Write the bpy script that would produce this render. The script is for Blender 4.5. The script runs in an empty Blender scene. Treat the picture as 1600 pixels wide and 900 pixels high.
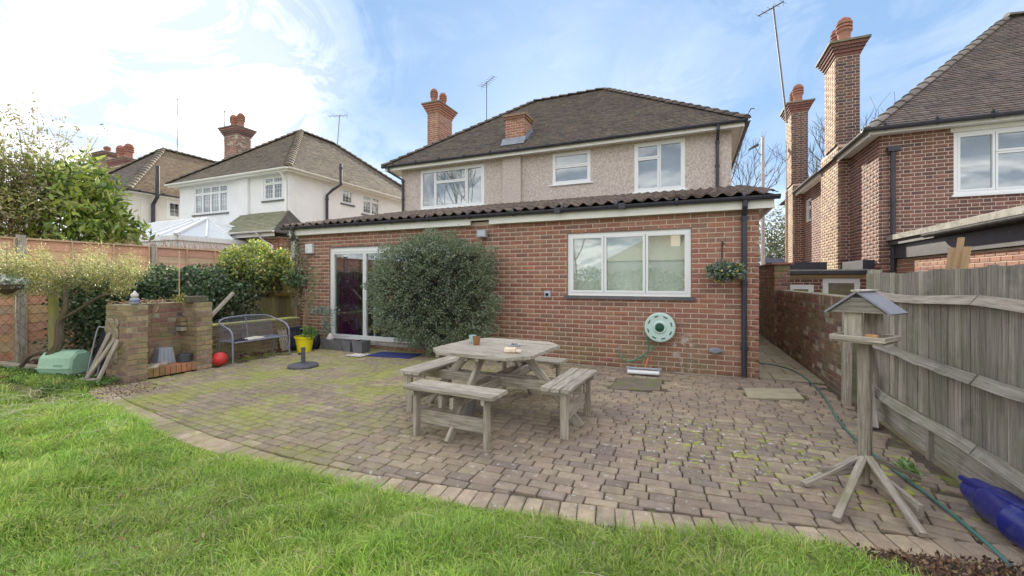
import bpy, math, random
import numpy as np
from mathutils import Vector, Matrix, noise as mnoise

random.seed(7)
RNG = np.random.default_rng(7)
R = math.radians
PI = math.pi

# ------------------------------------------------------------------ camera, world, sun, exposure
S = bpy.context.scene
CAM_H, YAW, FPX = 1.39, R(23.1), 655.0
cam_d = bpy.data.cameras.new('camera')
cam = bpy.data.objects.new('camera', cam_d)
S.collection.objects.link(cam)
cam.location = (0, 0, CAM_H)
cam.rotation_euler = (R(90), 0, YAW)
cam_d.sensor_width = 36.0
cam_d.lens = 36.0 * FPX / 1600.0
cam_d.shift_y = -12.0 / 1600.0
cam_d.clip_start = 0.05
cam_d.clip_end = 3000
S.camera = cam

SUN_AZ = math.atan2(-0.30, 0.95)      # from +Y towards +X
SUN_EL = R(22)
sun_dir = Vector((math.sin(SUN_AZ) * math.cos(SUN_EL), math.cos(SUN_AZ) * math.cos(SUN_EL), math.sin(SUN_EL)))
sun_d = bpy.data.lights.new('sun', 'SUN')
sun_d.energy = 3.4
sun_d.angle = R(0.6)
sun_d.color = (1.0, 0.9, 0.74)
sun = bpy.data.objects.new('sun', sun_d)
S.collection.objects.link(sun)
sun.rotation_euler = sun_dir.to_track_quat('Z', 'Y').to_euler()

W = bpy.data.worlds.new('World')
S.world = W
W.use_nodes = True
nt = W.node_tree
nt.nodes.clear()
def wn(t, **k):
    n = nt.nodes.new(t)
    for a, b in k.items():
        setattr(n, a, b)
    return n
wo = wn('ShaderNodeOutputWorld'); bg = wn('ShaderNodeBackground')
sky = wn('ShaderNodeTexSky', sky_type='NISHITA', sun_disc=False)
sky.sun_elevation = SUN_EL
sky.sun_rotation = SUN_AZ
sky.air_density = 1.0; sky.dust_density = 0.4; sky.ozone_density = 1.6
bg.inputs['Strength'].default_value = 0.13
tc = wn('ShaderNodeTexCoord')
def wmath(op, a, b=None, c=None, clamp=False):
    n = wn('ShaderNodeMath', operation=op, use_clamp=clamp)
    for i, q in enumerate((a, b, c)):
        if q is None: continue
        if isinstance(q, (int, float)): n.inputs[i].default_value = q
        else: nt.links.new(q, n.inputs[i])
    return n.outputs[0]
def wmix(fac, a, b):
    n = wn('ShaderNodeMix', data_type='RGBA')
    for s_, q in ((n.inputs[0], fac), (n.inputs[6], a), (n.inputs[7], b)):
        if isinstance(q, (int, float)): s_.default_value = q
        elif isinstance(q, tuple): s_.default_value = (*q, 1)
        else: nt.links.new(q, s_)
    return n.outputs[2]
sep = wn('ShaderNodeSeparateXYZ'); nt.links.new(tc.outputs['Generated'], sep.inputs[0])
# clouds laid on a plane high above: direction / (z + k)
den = wmath('ADD', wmath('MAXIMUM', sep.outputs[2], 0.0), 0.22)
comb = wn('ShaderNodeCombineXYZ')
nt.links.new(wmath('DIVIDE', sep.outputs[0], den), comb.inputs[0])
nt.links.new(wmath('DIVIDE', sep.outputs[1], den), comb.inputs[1])
def wnoise(scale, detail, rough, dist, off=(0, 0, 0)):
    m = wn('ShaderNodeMapping'); m.inputs['Location'].default_value = off
    nt.links.new(comb.outputs[0], m.inputs[0])
    n = wn('ShaderNodeTexNoise'); nt.links.new(m.outputs[0], n.inputs[0])
    n.inputs['Scale'].default_value = scale; n.inputs['Detail'].default_value = detail
    n.inputs['Roughness'].default_value = rough; n.inputs['Distortion'].default_value = dist
    return n.outputs[0]
n1 = wnoise(0.75, 8, 0.55, 0.5, (1.3, 4.2, 0))
n2 = wnoise(2.6, 9, 0.62, 1.2, (0.2, 1.7, 0))
# broken cloud all round, added behind the camera to brighten shade, with one wide clear gap high in the north
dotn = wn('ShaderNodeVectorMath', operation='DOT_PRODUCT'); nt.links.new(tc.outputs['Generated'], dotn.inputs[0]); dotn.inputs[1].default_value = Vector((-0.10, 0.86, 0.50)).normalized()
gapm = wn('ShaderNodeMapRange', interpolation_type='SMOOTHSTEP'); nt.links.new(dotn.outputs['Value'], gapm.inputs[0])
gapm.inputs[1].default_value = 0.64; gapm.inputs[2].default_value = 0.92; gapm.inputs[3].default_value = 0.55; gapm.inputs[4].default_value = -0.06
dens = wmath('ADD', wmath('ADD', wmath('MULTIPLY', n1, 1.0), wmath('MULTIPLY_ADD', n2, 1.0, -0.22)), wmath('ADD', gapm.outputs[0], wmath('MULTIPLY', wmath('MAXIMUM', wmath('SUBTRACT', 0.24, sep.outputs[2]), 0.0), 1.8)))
mr = wn('ShaderNodeMapRange', interpolation_type='SMOOTHSTEP')
nt.links.new(dens, mr.inputs[0]); mr.inputs[1].default_value = 0.60; mr.inputs[2].default_value = 1.36
blue = wn('ShaderNodeMix', data_type='RGBA', blend_type='MULTIPLY'); blue.inputs[0].default_value = 1.0
nt.links.new(sky.outputs[0], blue.inputs[6]); blue.inputs[7].default_value = (0.44, 0.47, 0.51, 1)
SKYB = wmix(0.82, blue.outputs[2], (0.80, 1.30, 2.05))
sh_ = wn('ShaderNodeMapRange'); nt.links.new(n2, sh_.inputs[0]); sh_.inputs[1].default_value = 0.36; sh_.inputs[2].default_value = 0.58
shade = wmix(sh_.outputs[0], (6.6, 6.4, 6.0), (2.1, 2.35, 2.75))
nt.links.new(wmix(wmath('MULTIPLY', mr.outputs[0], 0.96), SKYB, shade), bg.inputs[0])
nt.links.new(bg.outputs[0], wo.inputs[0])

S.view_settings.view_transform = 'Standard'
S.view_settings.look = 'None'
S.view_settings.gamma = 1
S.view_settings.exposure = 1.72
S.cycles.max_bounces = 8
S.cycles.transparent_max_bounces = 12

# ------------------------------------------------------------------ helpers
COL = S.collection
WM = {}
def link(o, parent=None, mw=None):
    COL.objects.link(o)
    mw = mw or Matrix.Identity(4)
    WM[o.name] = mw
    if parent is not None:
        o.parent = parent
        o.matrix_parent_inverse = WM[parent.name].inverted()
    o.matrix_basis = mw
    return o
def thing(name, label, cat, loc=(0, 0, 0), group=None):
    o = bpy.data.objects.new(name, None)
    o.empty_display_size = 0.2
    link(o, None, Matrix.Translation(loc))
    o['label'] = label; o['category'] = cat
    if group: o['group'] = group
    return o
def tag(o, label, cat, group=None):
    o['label'] = label; o['category'] = cat
    if group: o['group'] = group
    return o
def kind(o, k):
    o['kind'] = k
    return o

def write_mesh(name, V, F, T, L):
    """V,T,L lists of 3-tuples; F list of index tuples"""
    me = bpy.data.meshes.new(name)
    me.from_pydata(V, [], F)
    a = me.attributes.new('tint', 'FLOAT_VECTOR', 'POINT'); a.data.foreach_set('vector', np.asarray(T, 'f').ravel())
    a = me.attributes.new('loc', 'FLOAT_VECTOR', 'POINT'); a.data.foreach_set('vector', np.asarray(L, 'f').ravel())
    return me

class MB:
    def __init__(s):
        s.v = []; s.f = []; s.t = []; s.l = []
    def add(s, vs, fs, tint=(1, 1, 1), locs=None):
        b = len(s.v)
        s.v += [tuple(p) for p in vs]
        s.f += [tuple(b + i for i in f) for f in fs]
        s.t += [tint] * len(vs)
        s.l += [tuple(p) for p in (locs if locs is not None else vs)]
    HEX = [(0, 3, 2, 1), (4, 5, 6, 7), (0, 1, 5, 4), (1, 2, 6, 5), (2, 3, 7, 6), (3, 0, 4, 7)]
    def box(s, x0, x1, y0, y1, z0, z1, tint=(1, 1, 1)):
        s.add([(x0, y0, z0), (x1, y0, z0), (x1, y1, z0), (x0, y1, z0), (x0, y0, z1), (x1, y0, z1), (x1, y1, z1), (x0, y1, z1)], MB.HEX, tint)
    def ub(s, B, u0, u1, z0, z1, d0, d1, tint=(1, 1, 1)):
        """box in a wall's own frame: u along, z up, d outward"""
        p = [B(u0, z0, d1), B(u1, z0, d1), B(u1, z0, d0), B(u0, z0, d0), B(u0, z1, d1), B(u1, z1, d1), B(u1, z1, d0), B(u0, z1, d0)]
        s.add(p, MB.HEX, tint)
    def beam(s, p0, p1, w, h, up=(0, 0, 1), tint=(1, 1, 1), ch=0.0):
        p0 = Vector(p0); p1 = Vector(p1)
        d = (p1 - p0); Ln = d.length; d.normalize()
        sd = d.cross(Vector(up))
        if sd.length < 1e-4: sd = d.cross(Vector((1, 0, 0)))
        sd.normalize(); uv = sd.cross(d)
        off = random.uniform(0, 50)
        if ch <= 0:
            q = [(-1, -1), (1, -1), (1, 1), (-1, 1)]; q = [(a * w / 2, b * h / 2) for a, b in q]
        else:
            a, b = w / 2, h / 2
            q = [(-a + ch, -b), (a - ch, -b), (a, -b + ch), (a, b - ch), (a - ch, b), (-a + ch, b), (-a, b - ch), (-a, -b + ch)]
        n = len(q)
        vs = [p0 + sd * a + uv * b for a, b in q] + [p1 + sd * a + uv * b for a, b in q]
        ls = [(off, a + off, b) for a, b in q] + [(off + Ln, a + off, b) for a, b in q]
        fs = [tuple(range(n - 1, -1, -1)), tuple(range(n, 2 * n))] + [(i, (i + 1) % n, n + (i + 1) % n, n + i) for i in range(n)]
        s.add(vs, fs, tint, ls)
    def tube(s, pts, r, n=8, tint=(1, 1, 1), cap=True):
        pts = [Vector(p) for p in pts]
        rs = r if isinstance(r, (list, tuple)) else [r] * len(pts)
        vs = []; ls = []
        ref = Vector((0, 0, 1)); acc = 0
        prev = None
        for i, p in enumerate(pts):
            d = (pts[min(i + 1, len(pts) - 1)] - pts[max(i - 1, 0)])
            if d.length < 1e-6: d = Vector((0, 0, 1))
            d.normalize()
            if prev is None:
                a = d.cross(ref)
                if a.length < 0.1: a = d.cross(Vector((1, 0, 0)))
            else:
                a = prev - d * prev.dot(d)
            a.normalize(); prev = a
            b = d.cross(a)
            if i: acc += (p - pts[i - 1]).length
            for k in range(n):
                t = 2 * PI * k / n
                vs.append(p + (a * math.cos(t) + b * math.sin(t)) * rs[i]); ls.append((acc, rs[i] * t, 0))
        fs = []
        for i in range(len(pts) - 1):
            for k in range(n):
                k2 = (k + 1) % n
                fs.append((i * n + k, i * n + k2, (i + 1) * n + k2, (i + 1) * n + k))
        if cap:
            fs.append(tuple(range(n - 1, -1, -1))); m = (len(pts) - 1) * n
            fs.append(tuple(range(m, m + n)))
        s.add(vs, fs, tint, ls)
    def lathe(s, c, prof, n=20, tint=(1, 1, 1), axis='Z', cap=True):
        c = Vector(c); vs = []
        for r, z in prof:
            for k in range(n):
                t = 2 * PI * k / n
                if axis == 'Z': q = Vector((r * math.cos(t), r * math.sin(t), z))
                elif axis == 'Y': q = Vector((r * math.cos(t), -z, r * math.sin(t)))
                else: q = Vector((z, r * math.cos(t), r * math.sin(t)))
                vs.append(c + q)
        fs = []
        for i in range(len(prof) - 1):
            for k in range(n):
                k2 = (k + 1) % n
                fs.append((i * n + k, i * n + k2, (i + 1) * n + k2, (i + 1) * n + k))
        if cap:
            fs.append(tuple(range(n - 1, -1, -1))); m = (len(prof) - 1) * n
            fs.append(tuple(range(m, m + n)))
        s.add(vs, fs, tint)
    def prism(s, poly, z0, z1, tint=(1, 1, 1)):
        n = len(poly)
        vs = [(x, y, z0) for x, y in poly] + [(x, y, z1) for x, y in poly]
        s.add(vs, [tuple(range(n - 1, -1, -1)), tuple(range(n, 2 * n))] + [(i, (i + 1) % n, n + (i + 1) % n, n + i) for i in range(n)], tint)
    def mesh(s, name):
        return write_mesh(name, s.v, s.f, s.t, s.l)
    def build(s, name, m, parent=None, smooth=False, mw=None):
        me = s.mesh(name)
        me.materials.append(m)
        if smooth: me.shade_smooth()
        return link(bpy.data.objects.new(name, me), parent, mw)

def piece(name, me, parent, mw):
    return link(bpy.data.objects.new(name, me), parent, mw)

def Basis(O, ang):
    U = Vector((math.cos(ang), math.sin(ang), 0)); N = Vector((math.sin(ang), -math.cos(ang), 0)); O = Vector(O)
    def B(u, z, d): return O + U * u + N * d + Vector((0, 0, z))
    B.U, B.N, B.O, B.ang = U, N, O, ang
    return B
def faceS(y): return Basis((0, y, 0), 0.0)              # faces -Y, u = x
def faceE(x): return Basis((x, 0, 0), PI / 2)           # faces +X, u = y
def faceW(x): return Basis((x, 0, 0), -PI / 2)          # faces -X, u = -y

def px_size(p, s):
    """how large a piece shows in the photograph (pixels), 0 when out of view"""
    c, n = math.cos(YAW), math.sin(YAW)
    a = p[0] * c + p[1] * n; d = -p[0] * n + p[1] * c
    if d < 0.3: return 0
    x = 800 + FPX * a / d; y = 438 - FPX * (p[2] - CAM_H) / d
    if not (-15 < x < 1615 and -10 < y < 915): return 0
    return FPX * s / d

# ------------------------------------------------------------------ materials
def mat(name, col=(1, 1, 1), col2=None, ns=6.0, rough=0.85, bump=0.2, bs=60.0, grain=(1, 1, 1), stains=(), metal=0.0, spec=0.3, rnd=0.1, detail=4.0, transl=0.0, alpha=None):
    m = bpy.data.materials.new(name); m.use_nodes = True
    t = m.node_tree; t.nodes.clear(); L = t.links
    N = lambda ty, **k: _n(t, ty, k)
    out = N('ShaderNodeOutputMaterial')
    at = N('ShaderNodeAttribute', attribute_name='loc'); tn = N('ShaderNodeAttribute', attribute_name='tint')
    oi = N('ShaderNodeObjectInfo'); geo = N('ShaderNodeNewGeometry')
    ofs = N('ShaderNodeVectorMath', operation='ADD'); mul = N('ShaderNodeMath', operation='MULTIPLY'); mul.inputs[1].default_value = 37.0
    L.new(oi.outputs['Random'], mul.inputs[0]); L.new(at.outputs['Vector'], ofs.inputs[0]); L.new(mul.outputs[0], ofs.inputs[1])
    mp = N('ShaderNodeMapping'); mp.inputs['Scale'].default_value = grain; L.new(ofs.outputs[0], mp.inputs[0])
    def noise(vec, sc, det=detail, ro=0.6, di=0.0):
        n = N('ShaderNodeTexNoise'); L.new(vec, n.inputs[0]); n.inputs['Scale'].default_value = sc; n.inputs['Detail'].default_value = det
        n.inputs['Roughness'].default_value = ro; n.inputs['Distortion'].default_value = di; return n.outputs[0]
    def mr(v, a, b, c=0.0, d=1.0):
        n = N('ShaderNodeMapRange'); L.new(v, n.inputs[0]); n.inputs[1].default_value = a; n.inputs[2].default_value = b; n.inputs[3].default_value = c; n.inputs[4].default_value = d; return n.outputs[0]
    def mix(f, a, b, bt='MIX'):
        n = N('ShaderNodeMix', data_type='RGBA', blend_type=bt)
        for s_, q in ((n.inputs[0], f), (n.inputs[6], a), (n.inputs[7], b)):
            if isinstance(q, (int, float)): s_.default_value = q
            elif isinstance(q, (tuple, list)): s_.default_value = (*q, 1)
            else: L.new(q, s_)
        return n.outputs[2]
    base = mix(mr(noise(mp.outputs[0], ns), 0.32, 0.68), col, col2 if col2 else tuple(c * 0.75 for c in col))
    base = mix(1.0, base, tn.outputs['Vector'], 'MULTIPLY')
    if rnd: base = mix(1.0, base, _grey(t, mr(oi.outputs['Random'], 0, 1, 1 - rnd, 1 + rnd)), 'MULTIPLY')
    for st in stains:
        c, sc, lo, hi, k = st[:5]
        f = mr(noise(geo.outputs['Position'], sc, 6.0, 0.65, 0.3), lo, hi, 0.0, k)
        if len(st) > 5:
            for ax, a, b in st[5]:
                sp = N('ShaderNodeSeparateXYZ'); L.new(geo.outputs['Position'], sp.inputs[0])
                g = mr(sp.outputs['XYZ'.index(ax)], a, b)
                mm = N('ShaderNodeMath', operation='MULTIPLY'); L.new(f, mm.inputs[0]); L.new(g, mm.inputs[1]); f = mm.outputs[0]
        base = mix(f, base, c)
    bp = N('ShaderNodeBump'); bp.inputs['Strength'].default_value = min(1.0, bump * 2); bp.inputs['Distance'].default_value = 0.01
    L.new(noise(mp.outputs[0], bs, 5.0, 0.7), bp.inputs['Height'])
    if transl > 0:
        d = N('ShaderNodeBsdfDiffuse'); tr = N('ShaderNodeBsdfTranslucent'); gl = N('ShaderNodeBsdfGlossy'); gl.inputs['Roughness'].default_value = rough
        L.new(base, d.inputs[0]); L.new(base, tr.inputs[0]); gl.inputs[0].default_value = (0.9, 0.95, 1, 1)
        a = N('ShaderNodeMixShader'); a.inputs[0].default_value = transl; L.new(d.outputs[0], a.inputs[1]); L.new(tr.outputs[0], a.inputs[2])
        b = N('ShaderNodeMixShader'); b.inputs[0].default_value = spec; L.new(a.outputs[0], b.inputs[1]); L.new(gl.outputs[0], b.inputs[2])
        L.new(b.outputs[0], out.inputs[0])
        return m
    p = N('ShaderNodeBsdfPrincipled'); L.new(base, p.inputs['Base Color']); L.new(bp.outputs[0], p.inputs['Normal'])
    p.inputs['Roughness'].default_value = rough; p.inputs['Metallic'].default_value = metal; p.inputs['Specular IOR Level'].default_value = spec
    L.new(p.outputs[0], out.inputs[0])
    return m
def _n(t, ty, k):
    n = t.nodes.new(ty)
    for a, b in k.items(): setattr(n, a, b)
    return n
def _grey(t, v):
    c = t.nodes.new('ShaderNodeCombineXYZ')
    for i in range(3): t.links.new(v, c.inputs[i])
    return c.outputs[0]
def glass_mat(name, k=2.2, a=0.06, tint=(0.82, 0.87, 0.88)):
    m = bpy.data.materials.new(name); m.use_nodes = True; t = m.node_tree; t.nodes.clear()
    out = t.nodes.new('ShaderNodeOutputMaterial'); tr = t.nodes.new('ShaderNodeBsdfTransparent'); gl = t.nodes.new('ShaderNodeBsdfGlossy')
    tr.inputs[0].default_value = (*tint, 1); gl.inputs['Roughness'].default_value = 0.012; gl.inputs[0].default_value = (0.95, 0.97, 1, 1)
    ge = t.nodes.new('ShaderNodeNewGeometry'); dp = t.nodes.new('ShaderNodeVectorMath'); dp.operation = 'DOT_PRODUCT'
    t.links.new(ge.outputs['Incoming'], dp.inputs[0]); t.links.new(ge.outputs['Normal'], dp.inputs[1])
    def mm(op, x, y=0.0):
        n = t.nodes.new('ShaderNodeMath'); n.operation = op
        for i_, q in enumerate((x, y)):
            if isinstance(q, float): n.inputs[i_].default_value = q
            else: t.links.new(q, n.inputs[i_])
        return n
    fr = mm('MULTIPLY_ADD', mm('POWER', mm('SUBTRACT', 1.0, mm('ABSOLUTE', dp.outputs['Value']).outputs[0]).outputs[0], 5.0).outputs[0], 0.96); fr.inputs[2].default_value = 0.04
    ma = t.nodes.new('ShaderNodeMath'); ma.operation = 'MULTIPLY_ADD'; ma.use_clamp = True; ma.inputs[1].default_value = k; ma.inputs[2].default_value = a
    no = t.nodes.new('ShaderNodeTexNoise'); no.inputs['Scale'].default_value = 1.4; bp = t.nodes.new('ShaderNodeBump'); bp.inputs['Strength'].default_value = 0.02
    t.links.new(no.outputs[0], bp.inputs['Height']); t.links.new(bp.outputs[0], gl.inputs['Normal'])
    mx = t.nodes.new('ShaderNodeMixShader')
    t.links.new(fr.outputs[0], ma.inputs[0]); t.links.new(ma.outputs[0], mx.inputs[0]); t.links.new(tr.outputs[0], mx.inputs[1]); t.links.new(gl.outputs[0], mx.inputs[2])
    t.links.new(mx.outputs[0], out.inputs[0])
    return m

GREEN = (0.19, 0.23, 0.035)
MOSSY = (0.30, 0.36, 0.03)
M = {}
M['brick'] = mat('brick', ns=30, bump=0.35, bs=120, rnd=0.12, stains=[((0.72, 0.68, 0.68), 16, 0.50, 0.58, 0.7, [('X', -0.30, -0.22), ('X', 0.06, 0.0), ('Z', 0.62, 0.50)]), ((0.20, 0.20, 0.08), 1.9, 0.38, 0.66, 0.6, [('Z', 0.85, 0.15)]), ((0.10, 0.07, 0.06), 9, 0.50, 0.66, 0.5, [('Z', 0.3, 0.0)]), ((0.10, 0.075, 0.07), 5, 0.5, 0.8, 0.35)])
M['brick_far'] = mat('brick_far', ns=30, bump=0.3, bs=120, rnd=0.12, stains=[((0.06, 0.045, 0.05), 3, 0.45, 0.8, 0.35)])
M['brick_old'] = mat('brick_old', ns=20, bump=0.6, bs=90, rnd=0.18, stains=[((0.30, 0.30, 0.10), 3.0, 0.44, 0.66, 0.55), ((0.08, 0.065, 0.065), 5, 0.50, 0.7, 0.5), ((0.42, 0.42, 0.38), 11, 0.6, 0.68, 0.5)])
M['mortar'] = mat('mortar', (0.66, 0.55, 0.44), (0.58, 0.48, 0.385), ns=14, bump=0.3, bs=150, stains=[((0.27, 0.27, 0.14), 1.6, 0.42, 0.75, 0.5, [('Z', 1.0, 0.1)])])
M['mortar_old'] = mat('mortar_old', (0.36, 0.32, 0.26), (0.25, 0.22, 0.18), ns=9, bump=0.5, bs=90, stains=[((0.20, 0.21, 0.05), 3.0, 0.42, 0.62, 0.6)])
M['white'] = mat('white_plastic', (0.80, 0.81, 0.82), (0.76, 0.77, 0.78), ns=3, rough=0.35, bump=0.0, spec=0.5, rnd=0.02)
M['paintw'] = mat('white_paint', (0.84, 0.83, 0.80), (0.78, 0.77, 0.73), ns=5, rough=0.6, bump=0.06, bs=30, rnd=0.03, stains=[((0.50, 0.47, 0.38), 6, 0.58, 0.8, 0.4)])
M['render'] = mat('white_render', (0.82, 0.82, 0.82), (0.76, 0.76, 0.77), ns=2, rough=0.9, bump=0.2, bs=90, rnd=0.0, stains=[((0.55, 0.55, 0.53), 1.3, 0.5, 0.85, 0.4)])
M['cream'] = mat('cream_render', (0.74, 0.71, 0.66), (0.66, 0.63, 0.58), ns=2, rough=0.9, bump=0.2, bs=90, rnd=0.0)
M['pebble'] = mat('pebbledash', (0.66, 0.565, 0.52), (0.42, 0.355, 0.325), ns=30, rough=0.95, bump=0.9, bs=34, rnd=0.0, detail=1.0, stains=[((0.46, 0.43, 0.38), 0.9, 0.5, 0.8, 0.35), ((0.25, 0.22, 0.20), 21, 0.56, 0.66, 0.4)])
M['pvc'] = mat('dark_pvc', (0.055, 0.055, 0.075), (0.035, 0.035, 0.05), ns=6, rough=0.45, bump=0.05, spec=0.4, rnd=0.05, stains=[((0.22, 0.22, 0.22), 8, 0.6, 0.8, 0.4)])
M['pvcgrey'] = mat('weathered_gutter', (0.13, 0.13, 0.14), (0.06, 0.06, 0.07), ns=7, rough=0.7, bump=0.1)
M['lead'] = mat('lead', (0.27, 0.29, 0.34), (0.18, 0.20, 0.25), ns=6, rough=0.6, bump=0.2, bs=20)
M['tile'] = mat('plain_tile', ns=14, bump=0.4, bs=90, rnd=0.1, stains=[((0.22, 0.20, 0.12), 2.2, 0.48, 0.75, 0.35), ((0.30, 0.30, 0.25), 7, 0.62, 0.75, 0.45)])
M['tile_moss'] = mat('mossy_tile', ns=14, bump=0.5, bs=60, rnd=0.1, stains=[((0.28, 0.245, 0.17), 2.0, 0.40, 0.7, 0.4), ((0.22, 0.21, 0.12), 5, 0.52, 0.7, 0.35)])
M['pantile'] = mat('pantile', (0.15, 0.105, 0.088), (0.095, 0.072, 0.064), ns=9, bump=0.4, bs=70, rnd=0.25, stains=[((0.30, 0.29, 0.24), 6, 0.56, 0.72, 0.5), ((0.13, 0.15, 0.05), 4, 0.55, 0.7, 0.5)])
M['under'] = mat('roof_underlay', (0.10, 0.085, 0.075), (0.06, 0.05, 0.045), ns=5)
M['pot'] = mat('terracotta', (0.40, 0.19, 0.135), (0.30, 0.145, 0.11), ns=9, bump=0.2, stains=[((0.15, 0.1, 0.08), 7, 0.5, 0.8, 0.5)])
M['stone'] = mat('cap_stone', (0.25, 0.22, 0.18), (0.15, 0.13, 0.11), ns=9, bump=0.4, stains=[((0.25, 0.26, 0.10), 4, 0.5, 0.7, 0.6)])
M['paver'] = mat('paver', ns=16, rough=0.92, bump=0.6, bs=70, rnd=0.17, stains=[
    ((0.20, 0.155, 0.145), 0.9, 0.42, 0.66, 0.6), ((0.17, 0.15, 0.13), 7, 0.5, 0.72, 0.45), ((0.30, 0.34, 0.05), 1.5, 0.44, 0.62, 0.62, [('X', -1.2, -4.0)]), ((0.38, 0.41, 0.07), 7.0, 0.54, 0.66, 0.62, [('X', -1.4, -3.4)]),
    ((0.62, 0.60, 0.57), 13, 0.66, 0.72, 0.75), ((0.42, 0.48, 0.05), 11.0, 0.56, 0.62, 0.8, [('X', -0.6, 0.0), ('Y', 4.9, 4.3), ('Y', 3.0, 3.4)]), ((0.70, 0.69, 0.67), 16, 0.60, 0.64, 0.85, [('X', -0.9, -0.3), ('X', 1.3, 0.7), ('Y', 4.9, 4.3), ('Y', 3.1, 3.6)]), ((0.64, 0.64, 0.62), 19, 0.615, 0.66, 0.7, [('X', -3.2, -2.0), ('Y', 3.9, 3.2), ('X', 1.2, -0.4)])])
M['joint'] = mat('joint_sand', (0.085, 0.065, 0.05), (0.15, 0.12, 0.09), ns=40, bump=0.8, bs=120, stains=[((0.30, 0.37, 0.04), 4.0, 0.45, 0.62, 0.8, [('X', -0.6, -2.6)]), ((0.24, 0.28, 0.04), 7.0, 0.55, 0.65, 0.7)])
M['slab'] = mat('concrete_slab', (0.44, 0.38, 0.27), (0.34, 0.29, 0.21), ns=9, bump=0.4, bs=120, stains=[((0.2, 0.19, 0.10), 3, 0.5, 0.75, 0.5), ((0.6, 0.55, 0.45), 25, 0.6, 0.7, 0.4)])
M['slab_dark'] = mat('old_slab', (0.26, 0.21, 0.17), (0.17, 0.15, 0.12), ns=7, bump=0.4, bs=120, stains=[((0.18, 0.21, 0.04), 5, 0.5, 0.65, 0.7)])
M['soil'] = mat('soil', (0.085, 0.06, 0.042), (0.14, 0.10, 0.07), ns=18, bump=1.0, bs=50, rnd=0.0)
M['earth'] = mat('far_ground', (0.12, 0.13, 0.06), (0.18, 0.15, 0.10), ns=0.6, bump=0.3, rnd=0.0)
M['thatch'] = mat('lawn_soil', (0.14, 0.18, 0.045), (0.18, 0.17, 0.07), ns=12, bump=1.0, bs=60, rnd=0.0)
M['asphalt'] = mat('asphalt', (0.055, 0.055, 0.057), ns=20, bump=0.3, bs=150)
M['oldwood'] = mat('weathered_wood', (0.57, 0.505, 0.43), (0.27, 0.23, 0.19), ns=5, grain=(0.9, 14, 14), rough=0.9, bump=0.5, bs=9, rnd=0.10, stains=[((0.24, 0.27, 0.06), 4, 0.5, 0.7, 0.55, [('Z', 0.55, 0.1)]), ((0.13, 0.11, 0.10), 9, 0.58, 0.75, 0.5)])
M['greywood'] = mat('grey_fence_wood', (0.51, 0.465, 0.41), (0.25, 0.22, 0.19), ns=4, grain=(0.7, 16, 16), rough=0.92, bump=0.6, bs=8, rnd=0.12, stains=[((0.16, 0.20, 0.08), 1.5, 0.48, 0.75, 0.55), ((0.08, 0.08, 0.08), 4, 0.55, 0.75, 0.5), ((0.5, 0.5, 0.48), 9, 0.6, 0.75, 0.4)])
M['orangewood'] = mat('larch_fence_wood', (0.70, 0.49, 0.34), (0.54, 0.355, 0.23), ns=4, grain=(0.8, 14, 14), rough=0.85, bump=0.3, bs=8, rnd=0.10, stains=[((0.25, 0.18, 0.12), 3, 0.5, 0.8, 0.4)])
M['greenwood'] = mat('mossy_gate_wood', (0.36, 0.33, 0.16), (0.22, 0.20, 0.10), ns=4, grain=(0.8, 14, 14), rough=0.9, bump=0.4, bs=8, stains=[((0.32, 0.34, 0.05), 2, 0.45, 0.65, 0.7)])
M['felt'] = mat('slate_felt', (0.31, 0.31, 0.365), (0.25, 0.25, 0.30), ns=50, rough=0.8, bump=0.3, bs=200)
M['metalgrey'] = mat('painted_steel', (0.27, 0.28, 0.35), (0.20, 0.21, 0.27), ns=8, rough=0.5, metal=0.2, bump=0.05)
M['mesh'] = mat('steel_mesh', (0.30, 0.31, 0.38), (0.24, 0.25, 0.31), ns=8, rough=0.5, metal=0.2, bump=0.05)
M['mast'] = mat('dull_mast', (0.16, 0.13, 0.13), (0.10, 0.09, 0.09), ns=8, rough=0.7, bump=0.05)
M['galv'] = mat('galvanised', (0.38, 0.38, 0.40), (0.30, 0.30, 0.32), ns=8, rough=0.5, metal=0.5, bump=0.05)
M['black'] = mat('black_fabric', (0.018, 0.018, 0.028), (0.03, 0.03, 0.05), ns=8, rough=0.7)
M['purple'] = mat('purple_curtain', (0.26, 0.03, 0.15), (0.12, 0.015, 0.07), ns=3, rough=0.8, bump=0.1)
M['blind'] = mat('roman_blind', (0.80, 0.82, 0.72), (0.68, 0.72, 0.60), ns=2.5, rough=0.9, bump=0.15, bs=10)
M['room'] = mat('room_interior', (0.30, 0.26, 0.22), (0.22, 0.18, 0.15), ns=1.5, rough=0.9)
M['curtain'] = mat('pale_curtain', (0.52, 0.57, 0.66), (0.46, 0.50, 0.58), ns=2, rough=0.9, bump=0.1)
M['yellow'] = mat('yellow_plastic', (0.78, 0.66, 0.02), (0.72, 0.60, 0.02), ns=3, rough=0.4, bump=0.0, spec=0.5)
M['red'] = mat('red_plastic', (0.62, 0.035, 0.03), (0.55, 0.03, 0.03), ns=3, rough=0.4, bump=0.02, spec=0.5)
M['mint'] = mat('mint_plastic', (0.38, 0.58, 0.44), (0.33, 0.52, 0.39), ns=3, rough=0.5, bump=0.02, stains=[((0.2, 0.25, 0.15), 5, 0.5, 0.8, 0.4)])
M['reel'] = mat('pale_green_plastic', (0.56, 0.72, 0.68), (0.52, 0.68, 0.63), ns=3, rough=0.4, bump=0.0, spec=0.5)
M['dkgreen'] = mat('dark_green_plastic', (0.02, 0.10, 0.06), (0.02, 0.08, 0.05), ns=3, rough=0.4)
M['hose'] = mat('green_hose', (0.06, 0.26, 0.16), (0.04, 0.20, 0.13), ns=3, rough=0.45, spec=0.5)
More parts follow.
